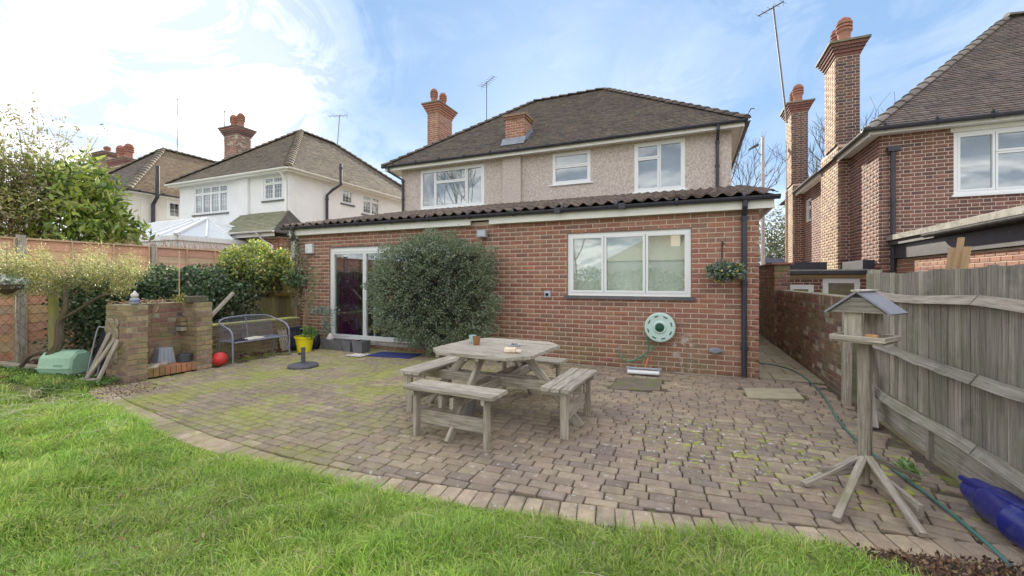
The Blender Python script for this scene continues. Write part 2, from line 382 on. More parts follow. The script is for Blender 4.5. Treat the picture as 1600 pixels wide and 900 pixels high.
M['hosegrey'] = mat('teal_hose', (0.08, 0.22, 0.19), (0.06, 0.16, 0.14), ns=3, rough=0.45, spec=0.5)
M['orange'] = mat('orange_plastic', (0.75, 0.22, 0.05), ns=3, rough=0.45)
M['blue'] = mat('blue_steel', (0.010, 0.018, 0.21), (0.008, 0.014, 0.16), ns=4, rough=0.3, spec=0.6, bump=0.03, stains=[((0.12, 0.12, 0.25), 14, 0.5, 0.7, 0.4)])
M['matblue'] = mat('blue_doormat', (0.055, 0.075, 0.25), (0.04, 0.055, 0.20), ns=30, rough=1.0, bump=0.8, bs=200)
M['dkgrey'] = mat('dark_grey_plastic', (0.10, 0.10, 0.12), (0.07, 0.07, 0.085), ns=4, rough=0.55, stains=[((0.25, 0.25, 0.25), 6, 0.5, 0.8, 0.4)])
M['midgrey'] = mat('grey_plastic', (0.33, 0.35, 0.40), (0.28, 0.30, 0.35), ns=4, rough=0.5)
M['trough'] = mat('grey_trough', (0.17, 0.17, 0.18), (0.12, 0.12, 0.13), ns=6, rough=0.8, bump=0.3)
M['lightbox'] = mat('grey_lamp_housing', (0.45, 0.45, 0.47), ns=3, rough=0.4)
M['cloth'] = mat('pale_cloth', (0.66, 0.62, 0.58), (0.5, 0.46, 0.42), ns=8, rough=0.95, bump=0.3)
M['mug'] = mat('pale_green_ceramic', (0.45, 0.62, 0.57), ns=3, rough=0.3, spec=0.5)
M['amber'] = mat('amber_glass', (0.32, 0.15, 0.06), (0.22, 0.10, 0.05), ns=6, rough=0.25, spec=0.6)
M['sill'] = mat('grey_sill', (0.15, 0.14, 0.15), (0.10, 0.10, 0.11), ns=6, rough=0.6)
M['leaf'] = mat('leaf', rough=0.35, spec=0.06, transl=0.30, rnd=0.05, ns=3)
M['leaf_gloss'] = mat('glossy_leaf', rough=0.42, spec=0.06, transl=0.35, rnd=0.05, ns=3)
M['grass'] = mat('grass_blade', rough=0.5, spec=0.03, transl=0.35, rnd=0.0, ns=2)
M['bark'] = mat('bark', (0.17, 0.13, 0.10), (0.09, 0.07, 0.055), ns=7, grain=(1, 8, 8), bump=0.8, bs=12, stains=[((0.2, 0.22, 0.08), 5, 0.5, 0.7, 0.5)])
M['twig'] = mat('pale_twig', (0.36, 0.26, 0.17), (0.24, 0.17, 0.11), ns=7, bump=0.3)
M['litter'] = mat('leaf_litter', rough=0.8, spec=0.02, transl=0.1, rnd=0.0, ns=5)
M['poly'] = mat('polycarbonate', (0.66, 0.70, 0.74), (0.60, 0.64, 0.68), ns=2, rough=0.3, spec=0.5, bump=0.0)
M['fresh'] = mat('fresh_timber', (0.60, 0.42, 0.25), (0.48, 0.32, 0.18), ns=4, grain=(1, 12, 12), bump=0.2, bs=9)
M['van'] = mat('blue_grey_paint', (0.12, 0.13, 0.20), ns=2, rough=0.3, spec=0.5, bump=0)
M['ledge'] = mat('concrete_edge', (0.42, 0.40, 0.36), (0.26, 0.25, 0.22), ns=6, bump=0.5, bs=30, stains=[((0.08, 0.08, 0.08), 5, 0.5, 0.68, 0.7)])
G1 = glass_mat('window_glass', 1.6, 0.07, (0.9, 0.93, 0.93))
G2 = glass_mat('door_glass', 2.6, 0.06)

BR_RED = [(0.42, 0.195, 0.14), (0.39, 0.17, 0.125), (0.44, 0.235, 0.17), (0.35, 0.17, 0.13), (0.41, 0.22, 0.155), (0.34, 0.20, 0.15), (0.45, 0.215, 0.145)]
BR_DARK = [(0.25, 0.12, 0.10), (0.27, 0.125, 0.105), (0.21, 0.105, 0.095), (0.28, 0.14, 0.115), (0.17, 0.095, 0.09), (0.25, 0.13, 0.11)]
BR_STACK_SHADE = [(.14, .09, .085), (.18, .095, .085), (.11, .075, .08), (.21, .105, .09), (.15, .10, .09)]  # shade of the stack fronts is put into these brick colours
BR_OLD = [(0.42, 0.28, 0.19), (0.37, 0.24, 0.17), (0.45, 0.33, 0.21), (0.32, 0.21, 0.17), (0.40, 0.29, 0.17)]
BR_WALL = [(0.50, 0.44, 0.36), (0.36, 0.19, 0.16), (0.27, 0.15, 0.14), (0.34, 0.17, 0.15), (0.30, 0.14, 0.13), (0.24, 0.165, 0.15), (0.36, 0.23, 0.18), (0.20, 0.135, 0.13), (0.30, 0.205, 0.15)]

# ------------------------------------------------------------------ brickwork
_bcache = {}
def brick_mesh(L, h, dep, pal, m, var):
    k = (round(L, 2), round(h, 3), round(dep, 3), id(pal), m.name, var)
    if k not in _bcache:
        b = MB(); c = 0.003
        l2 = round(L, 2) / 2
        rr = random.Random(hash(k[:3]) + var)
        vs = [(-l2, -dep, 0), (l2, -dep, 0), (l2, 0, 0), (-l2, 0, 0), (-l2, -dep, h), (l2, -dep, h), (l2, 0, h), (-l2, 0, h)]
        # outward = -Y : a bevelled front face
        f = [(-l2 + c, -dep - c, c), (l2 - c, -dep - c, c), (l2 - c, -dep - c, h - c), (-l2 + c, -dep - c, h - c)]
        f = [(x + rr.uniform(-.0015, .0015), y, z + rr.uniform(-.0015, .0015)) for x, y, z in f]
        b.add(vs + f, [(8, 9, 10, 11), (0, 1, 9, 8), (1, 5, 10, 9), (5, 4, 11, 10), (4, 0, 8, 11), (4, 5, 6, 7), (0, 3, 2, 1), (1, 2, 6, 5), (0, 4, 7, 3)],
              pal[var % len(pal)], [(x + var * 3.1, y, z) for x, y, z in vs + f])
        me = b.mesh('brick'); me.materials.append(m); _bcache[k] = me
    return _bcache[k]

def cut(u0, u1, z0, z1, openings):
    """parts of [u0,u1] at the course z0..z1 not taken by an opening"""
    segs = [(u0, u1)]
    zm = (z0 + z1) / 2
    for a, b, c, d in openings:
        if c < zm < d:
            ns = []
            for s, e in segs:
                if b <= s or a >= e: ns.append((s, e)); continue
                if a - s > 0.02: ns.append((s, a - 0.004))
                if e - b > 0.02: ns.append((b + 0.004, e))
            segs = ns
    return segs

def wall_core(B, u0, u1, z0, z1, th, openings, m, parent, name='wall', front=0.0):
    us = sorted({u0, u1} | {q for o in openings for q in o[:2] if u0 < q < u1}); zs = sorted({z0, z1} | {q for o in openings for q in o[2:4] if z0 < q < z1})
    b = MB()
    for i in range(len(us) - 1):
        for j in range(len(zs) - 1):
            um, zm = (us[i] + us[i + 1]) / 2, (zs[j] + zs[j + 1]) / 2
            if any(o[0] < um < o[1] and o[2] < zm < o[3] for o in openings): continue
            b.ub(B, us[i], us[i + 1], zs[j], zs[j + 1], -th, front)
    return b.build(name, m, parent)

class Bricks:
    """collects the bricks of one thing; the largest in view become objects, the rest one stuff mesh"""
    def __init__(s): s.r = []
    def wall(s, B, u0, u1, z0, z1, parent, openings=(), bond='stretcher', pal=BR_RED, m='brick', pitch=0.075, bl=0.215, dep=0.05, proud=0.0025, jit=0.0012, joint=0.0125, top=None):
        k = 0; z = z0; rr = random.Random(int(abs(u0 * 1000) + abs(z0 * 77) + abs(B.O[0] * 13 + B.O[1] * 7)))
        bh = pitch - joint
        while z + bh <= z1 + 0.012:
            for a, e in cut(u0, u1, z, z + bh, openings):
                # bond is laid out from u0 so it runs on beyond openings
                if bond == 'flemish':
                    seq = [bl, 0.1025]; per = bl + 0.1025 + 2 * joint; off = 0 if k % 2 == 0 else per / 2
                elif bond == 'soldier':
                    seq = [bl]; per = bl + joint; off = 0
                else:
                    seq = [bl]; per = bl + joint; off = 0 if k % 2 == 0 else per / 2
                u = u0 - off; i = 0
                while u < e:
                    L = seq[i % len(seq)]; lo, hi = max(u, a), min(u + L, e)
                    if hi - lo > 0.018:
                        s.r.append((B, (lo + hi) / 2, z, hi - lo, bh, dep, proud + rr.uniform(-jit, jit), pal, m, rr.randrange(24), parent))
                    u += L + joint; i += 1
            z += pitch; k += 1
    def finish(s, n_ind=300, name='brick'):
        sc = []
        for i, r in enumerate(s.r):
            p = r[0](r[1], r[2], 0); sc.append((px_size(p, (r[3] * r[4]) ** 0.5), i))
        sc.sort(reverse=True)
        ind = {i for q, i in sc[:n_ind] if q > 5}
        rest = {}
        for i, (B, uc, z, L, h, dep, pr, pal, m, var, parent) in enumerate(s.r):
            me = brick_mesh(L, h, dep, pal, M[m], var)
            mw = Matrix.Translation(B(uc, z, pr - dep)) @ Matrix.Rotation(B.ang + 0.0, 4, 'Z') @ Matrix.Diagonal((L / round(L, 2) if round(L, 2) > 0 else 1, 1, 1, 1))
            if i in ind:
                piece(name, me, parent, mw)
            else:
                rest.setdefault((parent.name, m), (parent, []))[1].append((me, mw))
        for (pn, m), (parent, lst) in rest.items():
            join(lst, name + 'work', M[m], parent)
_mc = {}
def mesh_arrays(me):
    if me.name not in _mc:
        n = len(me.vertices); co = np.empty(n * 3, 'f'); me.vertices.foreach_get('co', co)
        t = np.empty(n * 3, 'f'); me.attributes['tint'].data.foreach_get('vector', t)
        l = np.empty(n * 3, 'f'); me.attributes['loc'].data.foreach_get('vector', l)
        li = np.empty(len(me.loops), 'i'); me.loops.foreach_get('vertex_index', li)
        ls = np.empty(len(me.polygons), 'i'); me.polygons.foreach_get('loop_start', ls)
        _mc[me.name] = (co.reshape(-1, 3), t.reshape(-1, 3), l.reshape(-1, 3), li, ls)
    return _mc[me.name]
def raw_mesh(name, co, t, l, li, ls):
    me = bpy.data.meshes.new(name)
    me.vertices.add(len(co)); me.vertices.foreach_set('co', np.ascontiguousarray(co, 'f').ravel())
    me.loops.add(len(li)); me.loops.foreach_set('vertex_index', np.ascontiguousarray(li, 'i'))
    me.polygons.add(len(ls)); me.polygons.foreach_set('loop_start', np.ascontiguousarray(ls, 'i'))
    me.update(calc_edges=True)
    for nm, d in (('tint', t), ('loc', l)):
        a = me.attributes.new(nm, 'FLOAT_VECTOR', 'POINT'); a.data.foreach_set('vector', np.ascontiguousarray(d, 'f').ravel())
    return me
def join(lst, name, m, parent, stuff=True):
    C, T, Lc, LI, LS = [], [], [], [], []; nv = nl = 0
    for me, mw in lst:
        co, t, l, li, ls = mesh_arrays(me); mm = np.array(mw)
        C.append(co @ mm[:3, :3].T + mm[:3, 3])
        g = random.uniform(0.88, 1.12)
        T.append(t * g); Lc.append(l + random.uniform(0, 40)); LI.append(li + nv); LS.append(ls + nl); nv += len(co); nl += len(li)
    me = raw_mesh(name, np.concatenate(C), np.concatenate(T), np.concatenate(Lc), np.concatenate(LI), np.concatenate(LS))
    me.materials.append(m)
    o = link(bpy.data.objects.new(name, me), parent)
    if stuff: kind(o, 'stuff')
    return o

# ------------------------------------------------------------------ roofs
def convex_range(poly, v):
    us = []
    n = len(poly)
    for i in range(n):
        (u0, v0), (u1, v1) = poly[i], poly[(i + 1) % n]
        if (v0 - v) * (v1 - v) <= 0 and abs(v1 - v0) > 1e-6:
            us.append(u0 + (u1 - u0) * (v - v0) / (v1 - v0))
    return (min(us), max(us)) if len(us) >= 2 else None
def tile_facet(pts, parent, m, pal, gauge=0.1, width=0.165, th=0.012, name='roof_tile'):
    """pts: polygon in 3-D, pts[0]->pts[1] the eave"""
    P0 = Vector(pts[0]); U = (Vector(pts[1]) - P0).normalized()
    nrm = None
    for p in pts[2:]:
        c = U.cross(Vector(p) - P0)
        if c.length > 1e-3: nrm = c.normalized()
    if nrm.z < 0: nrm = -nrm
    Vv = nrm.cross(U).normalized()
    if Vv.z < 0: Vv = -Vv
    poly = [((Vector(p) - P0).dot(U), (Vector(p) - P0).dot(Vv)) for p in pts]
    vmax = max(q[1] for q in poly)
    rr = random.Random(int(abs(P0.x * 31 + P0.y * 17)))
    b = MB(); k = 0; v = -0.03
    while v < vmax:
        rg = convex_range(poly, min(max(v + gauge * .5, 0.001), vmax - 0.001))
        if rg:
            u = rg[0] - (width / 2 if k % 2 else 0)
            while u < rg[1]:
                a, e = max(u, rg[0]), min(u + width - 0.004, rg[1])
                if e - a > 0.02:
                    t0 = th * rr.uniform(1.2, 1.8); sg = rr.uniform(-.004, .004)
                    ps = [P0 + U * a + Vv * (v + sg) + nrm * t0, P0 + U * e + Vv * (v + sg) + nrm * (t0 + rr.uniform(-.003, .003)),
                          P0 + U * e + Vv * (v + gauge + .01) + nrm * 0.004, P0 + U * a + Vv * (v + gauge + .01) + nrm * 0.004,
                          P0 + U * a + Vv * (v + sg) + nrm * -0.004, P0 + U * e + Vv * (v + sg) + nrm * -0.004]
                    c = rr.choice(pal); g = rr.uniform(.88, 1.12)
                    b.add(ps, [(0, 1, 2, 3), (4, 5, 1, 0)], (c[0] * g, c[1] * g, c[2] * g))
                u += width
        v += gauge; k += 1
    return kind(b.build(name, m, parent), 'stuff')
def hip_tiles(p0, p1, parent, m, pal, r=0.09, L=0.30, lift=0.02, name='ridge_tile'):
    p0 = Vector(p0); p1 = Vector(p1); n = max(1, int((p1 - p0).length / L)); b = MB(); d = (p1 - p0).normalized()
    rr = random.Random(int(abs(p0.x * 91 + p1.y * 7)))
    for i in range(n):
        a = p0 + (p1 - p0) * i / n; e = p0 + (p1 - p0) * (i + 1.08) / n
        sd = d.cross(Vector((0, 0, 1))).normalized(); up = sd.cross(d)
        vs = []
        for q, rad, li in ((a, r * 1.12, lift + .02), (e, r * .92, lift)):
            for k in range(7):
                t = PI * k / 6
                vs.append(q + sd * math.cos(t) * rad * 1.25 + up * (math.sin(t) * rad * .8 + li - .03))
        fs = [(k, k + 1, 8 + k, 7 + k) for k in range(6)] + [tuple(range(6, -1, -1)), tuple(range(7, 14))]
        c = rr.choice(pal); g = rr.uniform(.7, 1.0)
        b.add(vs, fs, tuple(x * g for x in c))
    return kind(b.build(name, m, parent), 'stuff')
def hip_body(x0, x1, y0, y1, z, rx0, rx1, ry0, ry1, zr, parent, m):
    b = MB()
    vs = [(x0, y0, z), (x1, y0, z), (x1, y1, z), (x0, y1, z), (rx0, ry0, zr), (rx1, ry1, zr)]
    if abs(rx1 - rx0) >= abs(ry1 - ry0):   # ridge along X
        fs = [(0, 1, 5, 4), (1, 2, 5), (2, 3, 4, 5), (3, 0, 4), (0, 3, 2, 1)]
    else:                                  # ridge along Y (4 front, 5 back)
        fs = [(0, 1, 4), (1, 2, 5, 4), (2, 3, 5), (3, 0, 4, 5), (0, 3, 2, 1)]
    b.add(vs, fs)
    return b.build('roof', m, parent)

def gutter(pts, parent, r=0.055, m='pvc', name='gutter', n=8):
    """half-round channel swept along horizontal points"""
    b = MB(); pts = [Vector(p) for p in pts]
    for i in range(len(pts) - 1):
        a, e = pts[i], pts[i + 1]; d = (e - a).normalized(); sd = d.cross(Vector((0, 0, 1))).normalized(); vs = []
        for q in (a, e):
            for rad in (r, r * .86):
                for k in range(n + 1):
                    t = PI + PI * k / n
                    vs.append(q + sd * math.cos(t) * rad + Vector((0, 0, 1)) * math.sin(t) * rad)
        w = n + 1; fs = []
        for k in range(n):
            fs += [(k, k + 1, 2 * w + k + 1, 2 * w + k), (w + k + 1, w + k, 3 * w + k, 3 * w + k + 1), (k + 1, k, w + k, w + k + 1), (2 * w + k, 2 * w + k + 1, 3 * w + k + 1, 3 * w + k)]
        fs += [(0, 2 * w, 3 * w, w), (n, w + n, 3 * w + n, 2 * w + n)]
        b.add(vs, fs)
        nb = int((e - a).length / 0.9)
        for j in range(nb + 1 if m == 'pvc' else 0):
            q = a + (e - a) * (j + .5) / (nb + 1)
            b.tube([q - d * .02, q + d * .02], r * 1.12, 10)
    return b.build(name, M[m], parent)
def downpipe(pts, parent, r=0.034, m='pvc', clips=()):
    b = MB(); b.tube(pts, r, 12)
    for c in clips:
        b.lathe((c[0], c[1], c[2]), [(r * 1.3, -.03), (r * 1.3, .03)], 12)
    return b.build('downpipe', M[m], parent, smooth=False)

# ------------------------------------------------------------------ windows
def window(parent, B, u0, u1, z0, z1, cells, d=-0.03, fw=0.055, m='white', sill=None, glass=G1, back=None, name='window', bars=0, back_d=-0.25, lead=None):
    """cells: list of (ua,ub,za,zb) in 0..1; frame bars round each cell"""
    b = MB(); W_, H = u1 - u0, z1 - z0
    b.ub(B, u0, u0 + fw, z0, z1, d - .06, d); b.ub(B, u1 - fw, u1, z0, z1, d - .06, d)
    b.ub(B, u0 + fw, u1 - fw, z0, z0 + fw, d - .06, d); b.ub(B, u0 + fw, u1 - fw, z1 - fw, z1, d - .06, d)
    win = b.build(name, M[m], parent)
    for ua, ub_, za, zb in cells:
        a, e = u0 + ua * W_, u0 + ub_ * W_; c, g = z0 + za * H, z0 + zb * H
        q = MB(); s = 0.036
        a2, e2, c2, g2 = (a + (fw if ua == 0 else .004)), (e - (fw if ub_ == 1 else .004)), (c + (fw if za == 0 else .004)), (g - (fw if zb == 1 else .004))
        q.ub(B, a2, a2 + s, c2, g2, d - .05, d + .008); q.ub(B, e2 - s, e2, c2, g2, d - .05, d + .008)
        q.ub(B, a2 + s, e2 - s, c2, c2 + s, d - .05, d + .008); q.ub(B, a2 + s, e2 - s, g2 - s, g2, d - .05, d + .008)
        if bars:
            nu, nz = bars if isinstance(bars, tuple) else (bars, bars)
            for i in range(1, nu):
                uu = a2 + s + (e2 - a2 - 2 * s) * i / nu; q.ub(B, uu - .005, uu + .005, c2 + s, g2 - s, d - .018, d - .006)
            for i in range(1, nz):
                zz = c2 + s + (g2 - c2 - 2 * s) * i / nz; q.ub(B, a2 + s, e2 - s, zz - .005, zz + .005, d - .0175, d - .0065)
        q.build('sash', M[m], win)
        q = MB(); q.ub(B, a2 + s * .8, e2 - s * .8, c2 + s * .8, g2 - s * .8, d - .032, d - .024)
        q.build('pane', glass, win)
    if sill:
        q = MB(); q.ub(B, u0 - sill[0], u1 + sill[0], z0 - sill[1], z0 - 0.001, d - .06, sill[2]); q.build('sill', M[sill[3]], win)
    if back:
        q = MB(); q.ub(B, u0 - .02, u1 + .02, z0 - .02, z1 + .02, back_d - .02, back_d); q.build('curtain', M[back], win)
    return win

# ------------------------------------------------------------------ chimneys
def pot(c, h, r, parent, louvre=True):
    b = MB(); x, y, z = c
    prof = [(r * 1.0, 0), (r * .86, h * .25), (r * .92, h * .42)]
    if louvre:
        for i in range(3):
            a = h * (.48 + .13 * i); prof += [(r * 1.15, a), (r * 1.15, a + h * .07), (r * .92, a + h * .075), (r * .92, a + h * .125)]
        prof += [(r * .95, h * .9), (r * .5, h)]
    else:
        prof += [(r * .9, h * .8), (r * 1.1, h * .85), (r * 1.1, h)]
    b.lathe((x, y, z), prof, 14)
    return b.build('chimney_pot', M['pot'], parent, smooth=False)
def chimney(parent, x0, x1, y0, y1, z0, z1, bk, pal, pots, m='brick_far', corbel=4, pot_h=0.55, pot_r=0.13, faces='SWE'):
    core = MB(); core.box(x0, x1, y0, y1, z0, z1)
    ch = core.build('chimney', M['mortar'], parent)
    if 'S' in faces: bk.wall(faceS(y0), x0 - .006, x1 + .006, z0, z1 - .02, ch, bond='flemish', pal=pal, m=m)
    if 'W' in faces: bk.wall(faceW(x0), -y1 - .006, -y0 + .0, z0, z1 - .02, ch, bond='flemish', pal=pal, m=m)
    if 'E' in faces: bk.wall(faceE(x1), y0 - .0, y1 + .006, z0, z1 - .02, ch, bond='flemish', pal=pal, m=m)
    cp = MB(); z = z1
    for i in range(corbel):
        o = .03 + .035 * i
        cp.box(x0 - o, x1 + o, y0 - o, y1 + o, z, z + .07, random.choice(pal)); z += .072
    cc = cp.build('corbel', M[m], ch)
    cp = MB(); o = .03 + .035 * corbel; cp.box(x0 - o, x1 + o, y0 - o, y1 + o, z, z + .05)
    cp.add([(x0 - .02, y0 - .02, z + .052), (x1 + .02, y0 - .02, z + .052), (x1 + .02, y1 + .02, z + .052), (x0 - .02, y1 + .02, z + .052),
            (x0 + .1, y0 + .1, z + .12), (x1 - .1, y0 + .1, z + .12), (x1 - .1, y1 - .1, z + .12), (x0 + .1, y1 - .1, z + .12)], MB.HEX)
    cp.build('chimney_cap', M['stone'], ch)
    for px, py in pots: pot((px, py, z + .08), pot_h, pot_r, ch)
    return ch
def aerial(label, base, h, yaw, boom=0.9, n_el=7, tilt=0.0, r=.016):
    t = thing('tv_aerial', label, 'aerial', base)
    x, y, z = base; b = MB(); tx = x + tilt * h
    b.tube([(x, y, z), (tx, y, z + h)], r, 6); b.build('mast', M['mast'], t)
    d = Vector((math.cos(yaw), math.sin(yaw), 0)); s = Vector((-d.y, d.x, 0)); top = Vector((tx, y, z + h - .05))
    q = MB(); q.tube([top - d * boom * .4, top + d * boom * .6], r * .7, 6)
    for i in range(n_el):
        c = top + d * boom * (-.38 + .96 * i / (n_el - 1)); l = .22 - .012 * i
        q.tube([c - s * l, c + s * l], 0.006, 5)
    c = top - d * boom * .4
    q.tube([c + Vector((0, 0, -.15)), c + Vector((0, 0, .15))], .006, 5)
    q.build('antenna', M['mast'], t)
    return t

# ------------------------------------------------------------------ foliage
def leaves(name, P, size, cols, parent, m='leaf', up=0.3, aspect=0.5, jitter=0.35, dirs=None, weights=None):
    """P (n,3) leaf bases; every leaf a folded diamond of its own"""
    n = len(P)
    d = RNG.normal(size=(n, 3)) if dirs is None else dirs + RNG.normal(size=(n, 3)) * 0.45
    d[:, 2] += up; d /= np.linalg.norm(d, axis=1, keepdims=True) + 1e-9
    r = RNG.normal(size=(n, 3)); s = np.cross(d, r); s /= np.linalg.norm(s, axis=1, keepdims=True) + 1e-9
    nn = np.cross(s, d)
    L = size * (1 + jitter * RNG.uniform(-1, 1, n))[:, None]; w = L * aspect * 0.5
    A = P; Bq = P + d * L * .45 + s * w - nn * L * .06; C = P + d * L; D = P + d * L * .45 - s * w - nn * L * .06
    mid = P + d * L * .5 + nn * L * .05
    co = np.stack([A, Bq, C, D, mid], 1).reshape(-1, 3)
    base = (np.arange(n) * 5)[:, None]
    tri = np.array([0, 1, 4, 1, 2, 4, 2, 3, 4, 3, 0, 4])
    li = (base + tri).ravel(); ls = np.arange(0, len(li), 3)
    cols = np.array(cols); idx = RNG.choice(len(cols), n, p=weights)
    t = cols[idx] * RNG.uniform(.75, 1.25, (n, 1)); t = np.repeat(t, 5, 0)
    me = raw_mesh(name, co, t, co, li, ls); me.materials.append(M[m])
    o = link(bpy.data.objects.new(name, me), parent); kind(o, 'stuff')
    return o
def blob_points(n, c, r, shell=0.55, lump=0.25, freq=1.6, seed=0.0, flat=None, gap=0.0):
    """points in a lumpy ellipsoid, denser to its skin"""
    d = RNG.normal(size=(n, 3)); d /= np.linalg.norm(d, axis=1, keepdims=True)
    k = 1 + lump * (np.sin(d[:, 0] * freq * 2.1 + seed) * np.cos(d[:, 1] * freq * 2.7 + seed * 1.7) + .6 * np.sin(d[:, 2] * freq * 4.3 + d[:, 0] * 3.1 + seed) + .35 * np.sin(d[:, 0] * 9 * freq + d[:, 2] * 7 + seed * 3))
    rad = (RNG.uniform(0, 1, n) ** (1 - shell) * (1 - .0)) * k
    p = np.array(c) + d * rad[:, None] * np.array(r)
    if gap > 0:
        q = np.sin(p[:, 0] * 7 + seed) * np.sin(p[:, 1] * 6.3 + seed * 2) * np.sin(p[:, 2] * 7.7 + seed) + .4 * np.sin(p[:, 0] * 17) * np.sin(p[:, 2] * 15)
        p = p[q > -1 + gap * 1.2]
    return p
def branches(parent, base, n, spread, height, r0, m='twig', name='branch', seed=1, sub=2, lean=(0, 0, 0), wob=.12):
    rr = random.Random(seed); b = MB(); tips = []
    for i in range(n):
        az = rr.uniform(0, 2 * PI); sp = rr.uniform(.2, 1)
        p = Vector(base); pts = [p.copy()]; d = Vector((math.cos(az) * sp * spread[0], math.sin(az) * sp * spread[1], height * rr.uniform(.7, 1.05))) + Vector(lean)
        for k in range(1, 7):
            t = k / 6
            q = Vector(base) + Vector((d.x * t ** 1.3, d.y * t ** 1.3, d.z * t ** .85)) + Vector([rr.uniform(-wob, wob) for _ in range(3)]) * t
            pts.append(q)
        b.tube(pts, [r0 * (1 - .85 * k / 6) for k in range(7)], 5)
        for j in range(sub):
            k = rr.randrange(2, 6); q = pts[k]; e = q + Vector((rr.uniform(-1, 1) * spread[0] * .35, rr.uniform(-1, 1) * spread[1] * .35, rr.uniform(.1, .4) * height))
            mid = (q + e) / 2 + Vector([rr.uniform(-wob, wob) * .5 for _ in range(3)])
            b.tube([q, mid, e], [r0 * .4, r0 * .3, r0 * .12], 4); tips.append((q, e))
        tips.append((pts[4], pts[6]))
    b.build(name, M[m], parent)
    return tips
def along(tips, per, rad):
    out = []
    for a, e in tips:
        for _ in range(per):
            t = random.random(); p = a + (e - a) * t; out.append((p.x + random.gauss(0, rad), p.y + random.gauss(0, rad), p.z + random.gauss(0, rad)))
    return np.array(out)

# ================================================================== GROUND
BORD = [(-7.4, 2.95), (-6.8, 2.68), (-5.9, 2.48), (-5.1, 2.35), (-4.0, 2.2), (-2.9, 2.12), (-2.1, 2.16), (-1.2, 2.27), (-0.4, 2.40), (0.5, 2.60), (1.1, 2.74), (1.72, 2.88), (2.4, 3.0)]
BX = np.array([p[0] for p in BORD]); BY = np.array([p[1] for p in BORD])
def border_y(x): return np.interp(x, BX, BY)
def lawn_h(x, y):
    edge = np.clip((border_y(x) - y) / 0.5, 0, 1)
    h = .05 * np.sin(x * 1.7 + 1) * np.sin(y * 2.1 + .5) + .03 * np.sin(x * 4.1 + y * 3.3) + .02 * np.sin(x * 9 - y * 7) + .015 * np.sin(x * 15 + 3) * np.sin(y * 17)
    return -0.02 + edge * (.03 + h * .9)
def sheet(name, xs, ys, zf, m, knd='structure'):
    X, Y = np.meshgrid(xs, ys); Z = zf(X, Y)
    nx, ny = len(xs), len(ys); co = np.stack([X, Y, Z], 2).reshape(-1, 3)
    i = (np.arange(ny - 1)[:, None] * nx + np.arange(nx - 1)).ravel()
    li = np.stack([i, i + 1, i + nx + 1, i + nx], 1).ravel()
    me = raw_mesh(name, co, np.ones_like(co), co, li, np.arange(0, len(li), 4)); me.materials.append(m); me.shade_smooth()
    return kind(link(bpy.data.objects.new(name, me)), knd)
sheet('ground', [-1500, -300, -60, -20, 20, 60, 300, 1500], [-1500, -300, -60, -10, 20, 60, 300, 1500], lambda X, Y: X * 0 - 0.09, M['earth'])
def lawn_z(X, Y): return np.where(Y > border_y(X) - 0.02, -0.055, lawn_h(X, Y))
lawn = sheet('lawn', np.linspace(-10.3, 1.62, 240), np.linspace(-6, 3.1, 200), lawn_z, M['thatch'])
def bed_z(X, Y): return -0.04 + .05 * np.clip((-7.4 - X) / .8, 0, 1) + .02 * np.sin(X * 5) * np.sin(Y * 6)
bed = sheet('soil_bed', np.linspace(-10.4, -7.25, 50), np.linspace(2.3, 7.2, 70), bed_z, M['soil'])

patio = MB(); patio.add([(-8.35, 2.9, 0), (-7.3, 2.9, 0), (-6.8, 2.72, 0), (-5.1, 2.38, 0), (-4, 2.24, 0), (-2.9, 2.16, 0), (-2.1, 2.2, 0), (-1.2, 2.3, 0), (-.4, 2.43, 0), (.5, 2.63, 0), (1.1, 2.77, 0), (1.72, 2.91, 0), (1.72, 6.84, 0), (-8.35, 6.84, 0)], [tuple(range(14))])
patio.v = [(x, y, -0.018) for x, y, z in patio.v]
patio = kind(patio.build('patio', M['joint']), 'structure')

PAV = [(0.44, 0.345, 0.25), (0.41, 0.32, 0.24), (0.465, 0.37, 0.265), (0.385, 0.30, 0.235), (0.445, 0.335, 0.25), (0.36, 0.285, 0.23), (0.48, 0.385, 0.275)]
PAV2 = [(0.58, 0.45, 0.32), (0.54, 0.41, 0.30), (0.62, 0.49, 0.35), (0.50, 0.39, 0.29)]
_pv = {}
def paver_mesh(l, w, var):
    k = (l, w, var)
    if k not in _pv:
        rr = random.Random(var * 7 + int(l * 1000)); b = MB(); c = .0065; h = .045; x, y = l / 2, w / 2
        j = lambda a: a + rr.uniform(-.003, .003)
        ch = .007
        def ring(ix, z):
            a, e = x - ix, y - ix
            return [(j(-a + ch), -e, z), (j(a - ch), -e, z), (a, j(-e + ch), z), (a, j(e - ch), z), (j(a - ch), e, z), (j(-a + ch), e, z), (-a, j(e - ch), z), (-a, j(-e + ch), z)]
        vs = ring(0, -h) + ring(0, -c * .8) + ring(c, 0)
        fs = [(i, (i + 1) % 8, 8 + (i + 1) % 8, 8 + i) for i in range(8)] + [(8 + i, 8 + (i + 1) % 8, 16 + (i + 1) % 8, 16 + i) for i in range(8)] + [tuple(range(16, 24))]
        b.add(vs, fs, PAV2[var % 4] if var >= 20 else PAV[var % len(PAV)], [(p[0] + var * 2.3, p[1], p[2]) for p in vs])
        me = b.mesh('paver'); me.materials.append(M['paver']); _pv[k] = me
    return _pv[k]
pv = []
def put_paver(x, y, l, w, ang, v0=0):
    pv.append((x, y, l, w, ang, v0 + random.randrange(14), random.gauss(0, .0016), random.gauss(0, .008), random.gauss(0, .008)))
